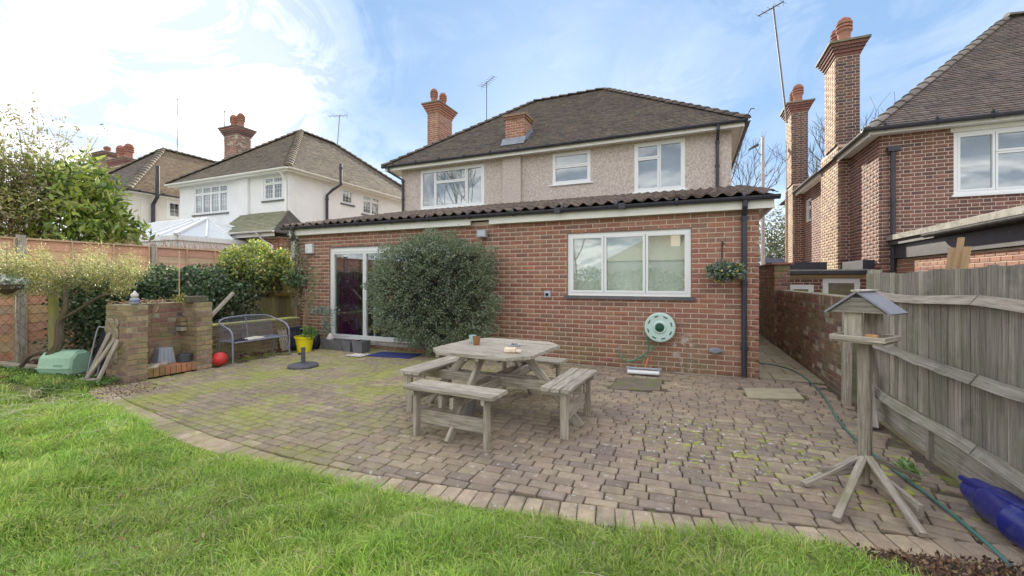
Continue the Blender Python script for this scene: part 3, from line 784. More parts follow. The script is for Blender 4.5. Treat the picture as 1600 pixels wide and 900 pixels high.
# the rows bend gently, and fan down towards the fence
def g_row(x):
    return .0175 * (x + 2) ** 2 if x < .6 else .1183 + .091 * (x - .6) - .17 * (x - .6) ** 2
def dg_row(x): return .035 * (x + 2) if x < .6 else .091 - .34 * (x - .6)
slabs = [[(0.62, 5.62), (1.22, 5.84), (1.22, 6.36), (0.62, 6.14)], [(-0.95, 5.42), (-0.36, 5.56), (-0.36, 6.24), (-0.95, 6.08)]]
def in_slab(x, y):
    return (.58 < x < 1.26 and 5.62 + (x - .62) * .36 - .03 < y < 6.16 + (x - .62) * .36 + .03) or (-1.0 < x < -.31 and 5.44 + (x + .95) * .22 - .03 < y < 6.1 + (x + .95) * .22 + .04)
rw = .099
for k in range(-7, 66):
    r0 = 1.7 + k * rw; x = -7.6 + random.uniform(0, .2)
    while x < 1.66:
        l = random.choice([.115, .15, .15, .18, .18, .205]); xc = x + l / 2; yc = r0 + g_row(xc)
        wc_ = rw - .0085; bl_ = float(border_y(xc)) + .222
        if yc - wc_ / 2 < bl_:      # cut to meet the soldier course
            wc_ = round((yc + wc_ / 2 - bl_) / .012) * .012; yc = bl_ + wc_ / 2
        ok = wc_ > .03 and yc < 6.80 and not in_slab(xc, yc)
        if xc < -7.0: ok = ok and yc > 4.4 and False
        if ok and xc + l / 2 < 1.67: put_paver(xc, yc, l - .006, wc_, math.atan(dg_row(xc)))
        x += l + .004
# soldier course along the lawn
acc = 0.05; xx = -7.0
while xx < 1.68:
    sl = float(border_y(xx + .05) - border_y(xx - .05)) / .1; an = math.atan(sl)
    cx, cy = xx - math.sin(an) * .105, float(border_y(xx)) + math.cos(an) * .105
    w = random.choice([.100, .102, .105]); put_paver(cx, cy, .198, w, an + PI / 2 + random.gauss(0, .015), 20)
    xx += (w + .008) * math.cos(an)
sc = sorted(((px_size((p[0], p[1], 0), (p[2] * p[3]) ** .5), i) for i, p in enumerate(pv)), reverse=True)
ind = {i for q, i in sc[:300]}
rest = []
for i, (x, y, l, w, a, var, dz, t1, t2) in enumerate(pv):
    lk = round(l, 3); me = paver_mesh(lk, round(w, 3), var)
    mw = Matrix.Translation((x, y, dz)) @ Matrix.Rotation(a, 4, 'Z') @ Matrix.Rotation(t1, 4, 'X') @ Matrix.Rotation(t2, 4, 'Y')
    if i in ind: piece('paver', me, patio, mw)
    else: rest.append((me, mw))
join(rest, 'paving', M['paver'], patio)
for pts, mm, nm in ((slabs[0], 'slab', 'access_slab'), (slabs[1], 'slab_dark', 'access_slab')):
    b = MB(); b.prism(pts, -.04, .006); b.build(nm, M[mm], patio)

P = np.stack([RNG.uniform(-6.8, 1.5, 900), RNG.uniform(2.7, 6.8, 900), RNG.uniform(.003, .008, 900)], 1)
P = P[(P[:, 1] > border_y(P[:, 0]) + .05) & (np.sin(P[:, 0] * 3.1) * np.sin(P[:, 1] * 2.7 + 1) + RNG.normal(0, .35, len(P)) > .35)]
o = leaves('patio_debris', P, .016, [(.20, .13, .08), (.32, .22, .13), (.50, .44, .34), (.14, .10, .07)], None, m='litter', up=.05, aspect=.7); tag(o, 'small dead leaf scraps and grit strewn over the block paving', 'leaf litter')
# side path between the house and the boundary wall
pth = kind(MB(), 'x') if False else MB()
pth.box(.9, 1.68, 6.85, 24, -.06, -.012); path = kind(pth.build('path', M['joint']), 'structure')
y = 6.87; row = 0
while y < 20:
    w = .44; xs = [.9, 1.30, 1.675] if row % 2 else [.9, 1.08, 1.5, 1.675]
    for a, e in zip(xs[:-1], xs[1:]):
        b = MB(); z = random.uniform(-.002, .004); b.box(a + .006, e - .006, y + .006, y + w - .006, -.05, z); b.build('flagstone', M['slab'], path)
    y += w; row += 1

# ------------------------------------------------------------------ grass
def grass(n_tuft, n_fill):
    def inside(x, y):
        return (y < border_y(x) + .02) & (x > -9.6) & (x < 1.66) & (y > -1.2)
    def in_view(x, y):
        c, s = math.cos(YAW), math.sin(YAW); a = x * c + y * s; d = -x * s + y * c
        return (d > .9) & (np.abs(a / np.maximum(d, .1)) < 1.45)
    def bare(x, y):   # the worn earth by the bed and the soil strip at the path's end
        b1 = ((x + 8.0) / 1.5) ** 2 + ((y - 2.42) / .16) ** 2 < 1
        b2 = (x > .68) & (y > 2.54 - (x - .68) * .42 + .05 * np.sin(x * 9))
        b3 = (np.abs(x + .3) < .35) & (y > border_y(x) - .10)
        return b1 | b2 | b3
    xs, ys, dirs, Ls, kinds, ofs = [], [], [], [], [], []
    # tufts
    tx = RNG.uniform(-9.5, 1.6, n_tuft * 4); ty = RNG.uniform(.2, 3.0, n_tuft * 4)
    k = inside(tx, ty) & in_view(tx, ty) & ~bare(tx, ty); tx, ty = tx[k], ty[k]
    dist = np.hypot(tx, ty); k = RNG.uniform(0, 1, len(tx)) < np.clip(2.6 / dist, .25, 1); tx, ty = tx[k][:n_tuft], ty[k][:n_tuft]
    big = .6 + .9 * (np.sin(tx * 2.3 + 1.1) * np.sin(ty * 3.1 + .7) * .5 + .5) + RNG.uniform(-.2, .3, len(tx))
    per = 56
    bx = np.repeat(tx, per); by = np.repeat(ty, per); bb = np.repeat(big, per)
    r = RNG.rayleigh(.035, len(bx)); th = RNG.uniform(0, 2 * PI, len(bx))
    X1 = bx + r * np.cos(th); Y1 = by + r * np.sin(th)
    lean = np.stack([np.cos(th), np.sin(th)], 1) * (.25 + 7 * r)[:, None] + np.repeat(RNG.normal(0, .45, (len(tx), 2)), per, 0)
    L1 = .078 * bb * RNG.uniform(.5, 1.35, len(bx)); T1 = np.repeat(RNG.integers(0, 5, len(tx)), per)
    # fill
    X2 = RNG.uniform(-9.5, 1.6, n_fill * 3); Y2 = RNG.uniform(.2, 3.0, n_fill * 3)
    k = inside(X2, Y2) & in_view(X2, Y2) & ~(bare(X2, Y2) & (RNG.uniform(0, 1, len(X2)) > .07)); X2, Y2 = X2[k], Y2[k]
    k = RNG.uniform(0, 1, len(X2)) < np.clip(2.4 / np.hypot(X2, Y2), .3, 1); X2, Y2 = X2[k][:n_fill], Y2[k][:n_fill]
    lean2 = RNG.normal(0, .7, (len(X2), 2)) + np.stack([np.sin(Y2 * 3 + X2), np.cos(X2 * 2.7)], 1) * .5
    L2 = .05 * RNG.uniform(.5, 1.6, len(X2)); T2 = RNG.integers(0, 5, len(X2))
    X = np.concatenate([X1, X2]); Y = np.concatenate([Y1, Y2]); Ln = np.concatenate([L1, L2]); lean = np.concatenate([lean, lean2]); T = np.concatenate([T1, T2])
    n = len(X); Z = lawn_z(X, Y)
    P = np.stack([X, Y, Z], 1); w = RNG.uniform(.0008, .0018, n) * (1 + .22 * np.hypot(X, Y)); ph = RNG.uniform(0, 2 * PI, n)
    S_ = np.stack([np.cos(ph), np.sin(ph), np.zeros(n)], 1) * w[:, None]
    D = np.concatenate([lean, np.zeros((n, 1))], 1); Lc = Ln[:, None]; zz = np.array([0, 0, 1.0])
    hl = np.linalg.norm(D, axis=1, keepdims=True); D = D / np.maximum(hl, 1e-6) * np.minimum(hl, 1.35)
    m1 = P + (zz * .5 + D * .14) * Lc; m2 = P + (zz * (.86 - .22 * np.minimum(hl, 1.2)) + D * .48) * Lc; tp = P + (zz * (1.0 - .55 * np.minimum(hl, 1.3)) + D * .95) * Lc
    co = np.stack([P - S_, P + S_, m1 - S_ * .9, m1 + S_ * .9, m2 - S_ * .6, m2 + S_ * .6, tp], 1).reshape(-1, 3)
    pal = np.array([(0.39, 0.56, 0.09), (0.46, 0.60, 0.12), (0.26, 0.43, 0.06), (0.54, 0.60, 0.17), (0.36, 0.55, 0.12)])
    patch = (np.sin(X * 1.3 + 2) * np.sin(Y * 2.2 + X * .6) * .5 + .5)[:, None]
    c = pal[T] * (1.02 + .36 * patch) * RNG.uniform(.72, 1.28, (n, 1))
    dry = RNG.uniform(0, 1, n) < .055 + .10 * (patch[:, 0] < .2); c[dry] = np.array([(.52, .47, .27)]) * RNG.uniform(.7, 1.2, (dry.sum(), 1))
    t = np.repeat(c, 7, 0)
    b = (np.arange(n) * 7)[:, None]
    q = np.array([0, 1, 3, 2, 2, 3, 5, 4, 4, 5, 6]); li = (b + q).ravel(); ls = ((np.arange(n) * 11)[:, None] + np.array([0, 4, 8])).ravel()
    me = raw_mesh('grass', co, t, co, li, ls); me.materials.append(M['grass'])
    o = link(bpy.data.objects.new('grass', me)); kind(o, 'stuff'); tag(o, 'thick tufty green grass of the lawn along the paved patio', 'grass')
    return n
grass(4600, 90000)
# long dry stems fallen over the lawn
b = MB(); rr = random.Random(5)
for i in range(230):
    far = rr.random() < .6
    if far: x, y = rr.uniform(-7.4, -4.6), rr.uniform(1.75, 2.55)
    else: x, y = rr.uniform(-5, .6), rr.uniform(.9, 2.3)
    if y > border_y(x) - .05: continue
    z = float(lawn_z(np.array(x), np.array(y))); a = rr.uniform(0, 2 * PI); L = rr.uniform(.10, .30); d = Vector((math.cos(a), math.sin(a), 0))
    p = Vector((x, y, z + .03)); pts = [p, p + d * L * .3 + Vector((0, 0, .05)), p + d * L * .65 + Vector((-d.y * .04, d.x * .04, .06)), p + d * L + Vector((-d.y * .1, d.x * .1, .02))]
    q_ = 1.9 if far else 1.0; b.tube(pts, [.0010 * q_, .0009 * q_, .0007 * q_, .0004 * q_], 4, (.80, .74, .52))
o = b.build('dry_stems', mat('dry_stem', (1, 1, 1), (.8, .8, .8), rnd=0)); kind(o, 'stuff'); tag(o, 'long bleached dry grass stems fallen over the lawn', 'grass')
P = np.stack([RNG.uniform(-6.5, 1.0, 700), RNG.uniform(.8, 2.4, 700), np.zeros(700)], 1); P = P[P[:, 1] < border_y(P[:, 0]) - .1]; P[:, 2] = lawn_z(P[:, 0], P[:, 1]) + RNG.uniform(.03, .07, len(P)); P = P[RNG.uniform(0, 1, len(P)) < .35]
o = leaves('fallen_leaves', P, .028, [(.42, .28, .14), (.52, .40, .22), (.30, .18, .10)], None, m='litter', up=.1, aspect=.6); tag(o, 'scattered small brown leaves caught in the lawn grass', 'leaf litter')
# low weeds by the bed
P = np.stack([RNG.uniform(-9.9, -7.15, 16000), RNG.uniform(2.5, 3.15, 16000), RNG.uniform(-.02, .05, 16000)], 1)
k = (P[:, 1] < 3.1 + .1 * np.sin(P[:, 0] * 4)) & (P[:, 1] > 2.55 + .06 * np.sin(P[:, 0] * 7)); P = P[k]
o = leaves('ground_cover', P, .035, [(.13, .25, .05), (.18, .32, .06), (.10, .20, .05)], None, up=.5); tag(o, 'low green weeds growing in front of the mint plastic box', 'weeds')
# leaf litter and twigs: right corner, bed, patio edge
def litter(name, n, x0, x1, y0, y1, z, label, keep=lambda x, y: True, size=.035):
    P = []
    while len(P) < n:
        x, y = random.uniform(x0, x1), random.uniform(y0, y1)
        if keep(x, y): P.append((x, y, z + random.uniform(0, .012)))
    o = leaves(name, np.array(P), size, [(.20, .10, .06), (.30, .17, .09), (.12, .07, .05), (.38, .26, .16), (.16, .10, .10)], None, m='litter', up=.05, aspect=.6)
    tag(o, label, 'leaf litter'); return o
strip = sheet('soil_strip', np.linspace(.55, 1.66, 60), np.linspace(1.7, 2.98, 60), lambda X, Y: np.where((Y > 2.56 - np.clip(X - .68, 0, 2) * .42 + .05 * np.sin(X * 9)), np.where(Y > border_y(X) - .01, -.06, lawn_h(X, Y) + .012), -.2), M['soil'])
litter('leaf_litter', 2200, .6, 1.66, 1.9, 2.86, .02, 'brown fallen leaves on the bare soil at the patio corner by the fence', lambda x, y: y < border_y(x) + .0 and y > 2.56 - (x - .68) * .42, .024)
litter('leaf_litter', 5000, -10.3, -7.3, 3.0, 6.9, .02, 'brown fallen leaves over the soil bed behind the brick barbecue', lambda x, y: x < -7.75 or y > 4.5, .05)
litter('leaf_litter', 500, -7.3, -6.2, 2.6, 3.3, .0, 'brown crumbled leaves at the foot of the brick barbecue pier', lambda x, y: y > border_y(x), .022)

# ================================================================== MAIN HOUSE
house = thing('house', 'two storey pebbledashed house with tiled hip roof and red brick rear extension', 'house', (-4, 11, 0))
bk = Bricks()
YF, XL, XR = 6.85, -8.30, 0.887
F = faceS(YF)
WIN = (-1.90, 0.00, 1.14, 2.17); DOOR = (-7.23, -4.20, 0.13, 2.09); VNT = (.27, .39, .31, .41)
ops = [WIN, DOOR]
ext = wall_core(F, XL, XR, -.05, 2.46, .28, ops, M['mortar'], house, 'extension_wall')
bk.wall(F, XL, XR, 0.0, 2.44, ext, ops, pal=BR_RED)
def side_wall(xa, xb):
    b = MB(); ya, yb_ = YF + .285, 11.1; b.add([(xa, ya, -.05), (xb, ya, -.05), (xb, yb_, -.05), (xa, yb_, -.05), (xa, ya, 2.50), (xb, ya, 2.50), (xb, yb_, 3.44), (xa, yb_, 3.44)], MB.HEX); return b.build('extension_wall', M['mortar'], house)
sw = side_wall(XR - .28, XR)
bk.wall(faceE(XR), YF - .006, 11.1, 0.0, 2.44, sw, [], pal=BR_RED)
sw = side_wall(XL, XL + .28)
bk.wall(faceW(XL), -11.1, -YF + .006, 0.0, 2.44, sw, [], pal=BR_RED)
# interior of the extension
b = MB(); b.box(XL + .3, XR - .3, YF + .3, 10.9, -.04, .1); b.build('interior_floor', M['room'], house)
b = MB(); b.box(XL + .3, XR - .3, 10.4, 10.5, .1, 2.45); b.build('interior_wall', M['room'], house)
b = MB(); b.box(-3.2, -3.1, YF + .3, 10.4, .1, 2.45); b.build('interior_wall', M['room'], house)
b = MB(); b.box(XL + .29, XR - .29, YF + .3, 10.9, 2.46, 2.50); b.build('interior_ceiling', M['room'], house)
# fascia under the lean-to (stepped up over a short length)
b = MB(); FY = YF - .10
for a, e, zb in ((XL - .05, -3.70, 2.395), (-3.70, -3.32, 2.475), (-3.32, 1.06, 2.395)):
    b.box(a + .001, e - .001, FY - .02, FY + .02, zb, 2.565)
b.build('fascia', M['paintw'], house)
b = MB(); b.box(XL - .05, 1.04, FY + .022, YF + .05, 2.478, 2.50); b.build('soffit', M['sill'], house)
b = MB(); b.box(1.02, 1.06, FY + .025, YF + 1.2, 2.40, 2.565); b.build('fascia', M['paintw'], house)
gutter([(-8.50, FY - .075, 2.575), (1.12, FY - .075, 2.56)], house, .06)
for gx in (-2.02, -.98): 
    b = MB(); b.box(gx - .05, gx + .05, FY - .14, FY - .03, 2.50, 2.585); b.build('gutter_union', M['pvc'], house)
downpipe([(.70, FY - .075, 2.53), (.70, FY - .075, 2.44), (.70, YF - .055, 2.30), (.70, YF - .055, 0.02)], house, .036, clips=[(.70, YF - .055, .42), (.70, YF - .055, 2.27), (.70, YF - .055, 1.35)])
downpipe([(-8.18, FY - .075, 2.53), (-8.18, FY - .075, 2.44), (-8.18, YF - .055, 2.30), (-8.18, YF - .055, 0.02)], house, .036, m='pvcgrey', clips=[(-8.18, YF - .055, .8)])
# lean-to roof
P0 = Vector((-8.52, FY - .11, 2.575)); P1y = 11.12; zt = 3.57; Vd = Vector((0, P1y - P0.y, zt - P0.z)); VL = Vd.length; Vd.normalize(); nr = Vector((1, 0, 0)).cross(Vd)
b = MB(); b.add([(-8.48, FY - .08, 2.565), (1.08, FY - .08, 2.565), (1.08, P1y, zt - .02), (-8.48, P1y, zt - .02), (-8.48, FY - .08, 2.52), (1.08, FY - .08, 2.52), (1.08, P1y, zt - .1), (-8.48, P1y, zt - .1)], [(0, 1, 2, 3), (4, 7, 6, 5), (0, 4, 5, 1), (0, 3, 7, 4), (1, 5, 6, 2)])
lean = b.build('lean_to_roof', M['under'], house)
def pantile_mesh(var):
    bb = MB(); w = .2; g = .34; n = 8; rr = random.Random(var); j = rr.uniform(-.006, .006); vs = []
    for v, lift in ((0, .014), (g, .0)):
        for th_ in (0, -.014):
            for k in range(n + 1):
                t = k / n; u = t * (w + .008)
                h = .042 * (math.sin(PI * min(1, max(0, (t - .30) / .62))) ** 1.3) - .006 * math.sin(PI * min(1, t / .35))
                vs.append((u, v, h + lift + th_ + (j if v == 0 else 0)))
    m_ = n + 1; fs = []
    for k in range(n):
        fs += [(k, k + 1, 2 * m_ + k + 1, 2 * m_ + k), (m_ + k, m_ + k + 1, k + 1, k)]
    bb.add(vs, fs, (rr.uniform(.75, 1.3),) * 3, [(p[0] + var * 1.7, p[1], p[2]) for p in vs])
    me = bb.mesh('roof_tile'); me.materials.append(M['pantile']); return me
pms = [pantile_mesh(i) for i in range(10)]
Rm = Matrix(((1, 0, 0), (0, Vd.y, nr.y), (0, Vd.z, nr.z))).to_4x4()
rest = []
for r_ in range(15):
    for c_ in range(48):
        p = P0 + Vector((.2 * c_ + .005, 0, 0)) + Vd * (.312 * r_) + nr * .012
        mw = Matrix.Translation(p) @ Rm @ Matrix.Rotation(random.gauss(0, .008), 4, 'Z')
        me = random.choice(pms)
        if r_ < 3: piece('roof_tile', me, lean, mw)
        else: rest.append((me, mw))
join(rest, 'roof_tiling', M['pantile'], lean)
# upper storey
YU = 11.1; U = faceS(YU); UX0, UX1 = -8.62, .88
W1 = (-7.90, -5.63, 3.63, 4.86); W2 = (-3.52, -2.46, 4.02, 4.88); W3 = (-1.33, -.13, 3.63, 4.88)
up = wall_core(U, UX0, UX1, 3.3, 4.97, .28, [W1, W2, W3], M['pebble'], house, 'upper_wall')
wall_core(faceE(UX1), YU + .285, 18.2, 0, 4.97, .28, [], M['pebble'], house, 'upper_wall')
wall_core(faceW(UX0), -18.2, -YU - .285, 0, 4.97, .28, [], M['pebble'], house, 'upper_wall')
wall_core(Basis((0, 18.2, 0), PI), -UX1 + .29, -UX0 - .29, 0, 4.97, .28, [], M['pebble'], house, 'upper_wall')
b = MB(); b.ub(U, -4.99, -4.43, 3.4, 4.93, -.02, .10); b.build('pilaster', M['pebble'], house)
b = MB(); b.box(UX0 + .3, UX1 - .3, YU + .9, YU + 1.0, 3.3, 4.95); b.build('interior_wall', M['room'], house)
b = MB(); b.box(-9.02, 1.1, 10.83, YU + .05, 4.935, 4.955); b.box(.86, 1.1, YU + .055, 18.4, 4.935, 4.955); b.box(-9.02, -8.60, YU + .055, 18.4, 4.935, 4.955); b.build('soffit', M['paintw'], house)
b = MB(); b.box(-9.05, 1.11, 10.80, 10.826, 4.89, 5.01); b.box(1.102, 1.128, 10.83, 18.4, 4.89, 5.01); b.box(-9.05, -9.024, 10.83, 18.4, 4.89, 5.01); b.build('fascia', M['paintw'], house)
gutter([(-9.12, 10.74, 5.03), (1.16, 10.74, 5.02)], house, .06); gutter([(1.19, 10.72, 5.02), (1.19, 18.4, 5.03)], house, .06)
downpipe([(.58, 10.74, 4.98), (.58, 10.74, 4.88), (.58, YU - .05, 4.70), (.58, YU - .05, 3.62)], house, .038, clips=[(.58, YU - .05, 4.66), (.58, YU - .05, 4.1)])
downpipe([(-8.86, 10.74, 4.98), (-8.86, 10.74, 4.86), (-8.54, YU - .05, 4.62), (-8.54, YU - .05, 3.5)], house, .038, clips=[(-8.54, YU - .05, 4.58), (-8.54, YU - .05, 4.0)])
RZ, RY, RXa, RXb = 8.02, 14.66, -5.35, -2.74
x0, x1, y0, y1, ze = -9.12, 1.16, 10.76, 18.5, 5.04
roof = hip_body(x0, x1, y0, y1, ze, RXa, RXb, RY, RY, RZ, house, M['under'])
TILE_MAIN = [(0.155, 0.122, 0.105), (0.14, 0.112, 0.10), (0.175, 0.135, 0.11), (0.125, 0.105, 0.095), (0.16, 0.132, 0.112)]
A, Bq, C, D, E_, F_ = (x0, y0, ze), (x1, y0, ze), (x1, y1, ze), (x0, y1, ze), (RXa, RY, RZ), (RXb, RY, RZ)
tile_facet([A, Bq, F_, E_], roof, M['tile'], TILE_MAIN)
tile_facet([Bq, C, F_], roof, M['tile'], TILE_MAIN)
tile_facet([D, A, E_], roof, M['tile'], TILE_MAIN)
for p, q in ((A, E_), (Bq, F_), (E_, F_)): hip_tiles(p, q, roof, M['tile'], TILE_MAIN)
b = MB(); b.tube([(1.16, 10.74, 5.09), (1.2, 10.70, 5.16), (1.24, 10.68, 5.22), (1.29, 10.68, 5.21), (1.29, 10.68, 5.17)], .011, 6); b.build('hip_iron', M['pvc'], house)
# windows
def cells3(a, e): return [(0, a, 0, 1), (a, e, 0, 1), (e, 1, 0, 1)]
window(ext, F, *WIN, cells3(.315, .655), d=-.02, fw=.05, sill=(.06, .055, .05, 'sill'), back=None)
b = MB(); b.ub(F, WIN[0] - .012, WIN[0] - .001, WIN[2], WIN[3] + .02, -.06, .004); b.ub(F, WIN[1] + .001, WIN[1] + .012, WIN[2], WIN[3] + .02, -.06, .004); b.ub(F, WIN[0] - .012, WIN[1] + .012, WIN[3] + .001, WIN[3] + .022, -.06, .0045); b.build('window_trim', M['sill'], ext)
# roman blinds behind the three lights
for a, e in ((0, .315), (.315, .655), (.655, 1)):
    q = MB(); xa, xb = WIN[0] + a * 1.9 + .03, WIN[0] + e * 1.9 - .03; zz = [1.10, 1.16, 1.2, 1.42, 1.44, 1.66, 1.68, 1.9, 1.92, 2.10]
    n = 14; vs = []; 
    for z in zz:
        for i in range(n + 1):
            vs.append((xa + (xb - xa) * i / n, YF + .16 + (.012 if z in (1.2, 1.44, 1.68, 1.92) else 0) + .006 * math.sin(i * 1.9 + z * 9), z))
    q.add(vs, [(j * (n + 1) + i, j * (n + 1) + i + 1, (j + 1) * (n + 1) + i + 1, (j + 1) * (n + 1) + i) for j in range(len(zz) - 1) for i in range(n)])
    q.build('window_blind', M['blind'], ext, smooth=True)
window(up, U, *W1, [(0, .245, 0, 1), (.245, .735, 0, .66), (.245, .735, .66, 1), (.735, 1, 0, 1)], d=-.01, fw=.06, sill=(.05, .035, .05, 'white'), back='curtain', back_d=-.5)
window(up, U, *W2, [(0, 1, 0, .56), (0, 1, .56, 1)], d=-.01, fw=.05, sill=(.07, .035, .05, 'white'), back='curtain', back_d=-.5)
window(up, U, *W3, [(0, .50, 0, .68), (0, .50, .68, 1), (.50, 1, 0, 1)], d=-.01, fw=.06, sill=(.05, .04, .05, 'white'), back='curtain', back_d=-.5)
# patio door
dr = window(ext, F, *DOOR, [(0, .31, 0, .95), (.31, .655, 0, .95), (.655, 1, 0, .95)], d=-.02, fw=.06, glass=G2, name='sliding_door')
b = MB(); b.ub(F, DOOR[0] + .06, DOOR[1] - .06, DOOR[3] - .098, DOOR[3] - .062, -.09, -.008); b.ub(F, DOOR[0] + 1.12, DOOR[0] + 1.17, DOOR[2] + .07, DOOR[3] - .1, -.13, -.085); b.build('door_rail', M['white'], dr)
b = MB(); b.ub(F, DOOR[0] - .016, DOOR[0] - .002, .13, 2.11, -.06, .006); b.ub(F, DOOR[0] - .016, DOOR[1], 2.092, 2.115, -.06, .0065); b.build('door_trim', M['sill'], ext)
b = MB(); b.ub(F, DOOR[0] - .05, -4.0, .075, .125, -.06, .13); b.build('door_sill', M['ledge'], ext)
bk.wall(faceS(YF - .10), -7.2, -3.75, .0, .07, ext, [], pal=BR_RED, joint=.01)
b = MB(); b.box(-7.2, -3.75, YF - .10, YF - .001, -.03, .07); b.build('door_step', M['mortar'], ext)
def curtain(xa, xb, y, z0, z1, m, parent, amp=.035, per=.09):
    q = MB(); n = int((xb - xa) / .012); vs = []
    for z in (z0, (z0 + z1) / 2, z1):
        for i in range(n + 1):
            x = xa + (xb - xa) * i / n; vs.append((x, y + amp * math.sin(2 * PI * x / per + .6 * math.sin(x * 9)), z))
    q.add(vs, [(j * (n + 1) + i, j * (n + 1) + i + 1, (j + 1) * (n + 1) + i + 1, (j + 1) * (n + 1) + i) for j in (0, 1) for i in range(n)])
    return q.build('curtain', M[m], parent, smooth=True)
curtain(-7.12, -6.62, YF + .18, .12, 2.02, 'purple', ext)
curtain(-4.9, -4.3, YF + .34, .12, 2.02, 'purple', ext)
b = MB(); b.box(-6.55, -5.2, 9.0, 9.6, .1, .85); b.box(-6.4, -6.3, 8.9, 9.6, .86, 1.3); b.build('sideboard', M['fresh'], house)
# chimneys
chimney(house, -8.93, -8.47, 13.0, 13.95, 5.0, 7.55, bk, BR_RED, [(-8.78, 13.2), (-8.66, 13.62)], pot_h=.58, pot_r=.125, m='brick')
ch = MB(); sx0, sx1, sy0, sy1 = -4.98, -4.38, 11.17, 11.72
st = MB(); st.box(sx0, sx1, sy0, sy1, 5.2, 6.05); st = st.build('chimney', M['mortar'], house)
bk.wall(faceS(sy0), sx0, sx1, 5.3, 6.04, st, pal=BR_RED, bond='flemish'); bk.wall(faceE(sx1), sy0, sy1, 5.3, 6.04, st, pal=BR_RED, bond='flemish')
b = MB(); b.box(sx0 - .04, sx1 + .04, sy0 - .04, sy1 + .04, 6.055, 6.12, BR_RED[1]); b.box(sx0 - .07, sx1 + .07, sy0 - .07, sy1 + .07, 6.122, 6.19, BR_OLD[1]); b.build('corbel', M['brick_old'], st)
b = MB()
sl = (RZ - ze) / (RY - y0)
def rz(y): return ze + (y - y0) * sl
b.add([(sx0 - .08, sy0 - .16, rz(sy0 - .16) + .045), (sx1 + .05, sy0 - .16, rz(sy0 - .16) + .045), (sx1 + .05, sy0 - .012, rz(sy0) + .16), (sx0 - .08, sy0 - .012, rz(sy0) + .16)], [(0, 1, 2, 3)])
for i in range(6):
    ya = sy0 + i * .1; b.box(sx1 + .008, sx1 + .03, ya, ya + .11, rz(ya), rz(ya) + .2)
    b.box(sx1 + .032, sx1 + .15, ya, ya + .105, rz(ya) + .03, rz(ya) + .045)
b.build('flashing', M['lead'], st)
bk.finish(300)

# ------------------------------------------------------------------ things on the house wall
t = thing('floodlight', 'square grey floodlight fixed under the stepped part of the white fascia', 'light', (-3.47, YF, 2.24))
b = MB(); b.ub(F, -3.56, -3.38, 2.17, 2.30, .05, .13); b.build('lamp_housing', M['lightbox'], t)
b = MB(); b.ub(F, -3.545, -3.395, 2.185, 2.285, .131, .136); b.build('lamp_glass', M['curtain'], t)
b = MB(); b.ub(F, -3.49, -3.45, 2.21, 2.26, .0, .05); b.build('bracket', M['pvc'], t)
t = thing('utility_box', 'small white box on the brick wall above the yellow pot', 'box', (-7.8, YF, 2.1))
b = MB(); b.ub(F, -7.90, -7.70, 1.99, 2.20, .009, .07); b.build('box_body', M['white'], t)
b = MB(); b.ub(F, -7.90, -7.70, 1.955, 1.985, .009, .05); b.build('box_base', M['sill'], t)
t = thing('outside_socket', 'tiny dark outdoor tap on the brick wall beside the blind window', 'tap', (-2.25, YF, 1.16))
b = MB(); b.ub(F, -2.30, -2.20, 1.10, 1.21, .009, .05); b.build('box_body', M['curtain'], t)
b = MB(); b.lathe(F(-2.25, 1.15, .05), [(.028, 0), (.028, .03), (.015, .05)], 10, axis='Y'); b.build('tap_knob', M['black'], t)
t = thing('wall_vent', 'oval grey boiler vent low on the brick wall beside the downpipe', 'vent', (.33, YF, .36))
b = MB(); c = F(.33, .36, .01); b.lathe(c, [(.085, 0), (.085, .05), (.06, .065)], 20, axis='Y'); o = b.build('vent_cover', M['lead'], t, mw=Matrix.Translation(c) @ Matrix.Diagonal((1, 1, .5, 1)) @ Matrix.Translation(-c))
# hose reel
t = thing('hose_reel', 'round pale green garden hose reel hung on the brick wall', 'hose reel', (-.43, YF, .68))
c = Vector((-.43, YF - .01, .68))
b = MB(); b.lathe(c, [(.06, 0), (.06, .05), (.21, .055), (.22, .06), (.22, .068), (.13, .069), (.13, .15), (.20, .151), (.22, .155), (.22, .168), (.205, .175), (.10, .172), (.085, .19), (.07, .19), (.065, .175)], 40, axis='Y'); b.build('drum', M['reel'], t)
for i in range(8):
    b = MB(); a = 2 * PI * i / 8 + .3; p = c + Vector((math.cos(a) * .172, -.1765, math.sin(a) * .172)); tt = Vector((-math.sin(a), 0, math.cos(a)))
    b.beam(p - tt * .03, p + tt * .03, .016, .006, up=(0, 1, 0)); b.build('drum_slot', M['dkgreen'], t)
b = MB(); b.lathe(c + Vector((0, -.176, 0)), [(.062, 0), (.062, .012), (.035, .014), (.035, .035), (.012, .04)], 20, axis='Y'); b.build('hub', M['dkgreen'], t)
b = MB()
for i in range(7):
    rr_ = .11 + .008 * (i % 2); yy = -.075 - .009 * i; b.tube([c + Vector((math.cos(k * PI / 12) * rr_, yy, math.sin(k * PI / 12) * rr_)) for k in range(25)], .008, 6)
b.build('wound_hose', M['hose'], t)
def bez(pts, n=8):
    out = []; P = [Vector(p) for p in pts]; P = [P[0] * 2 - P[1]] + P + [P[-1] * 2 - P[-2]]
    for i in range(1, len(P) - 2):
        for k in range(n):
            s_ = k / n; a, b_, c_, d_ = P[i - 1], P[i], P[i + 1], P[i + 2]
            out.append(.5 * ((2 * b_) + (c_ - a) * s_ + (2 * a - 5 * b_ + 4 * c_ - d_) * s_ ** 2 + (3 * b_ - a - 3 * c_ + d_) * s_ ** 3))
    return out + [P[-2]]
yh = YF - .09
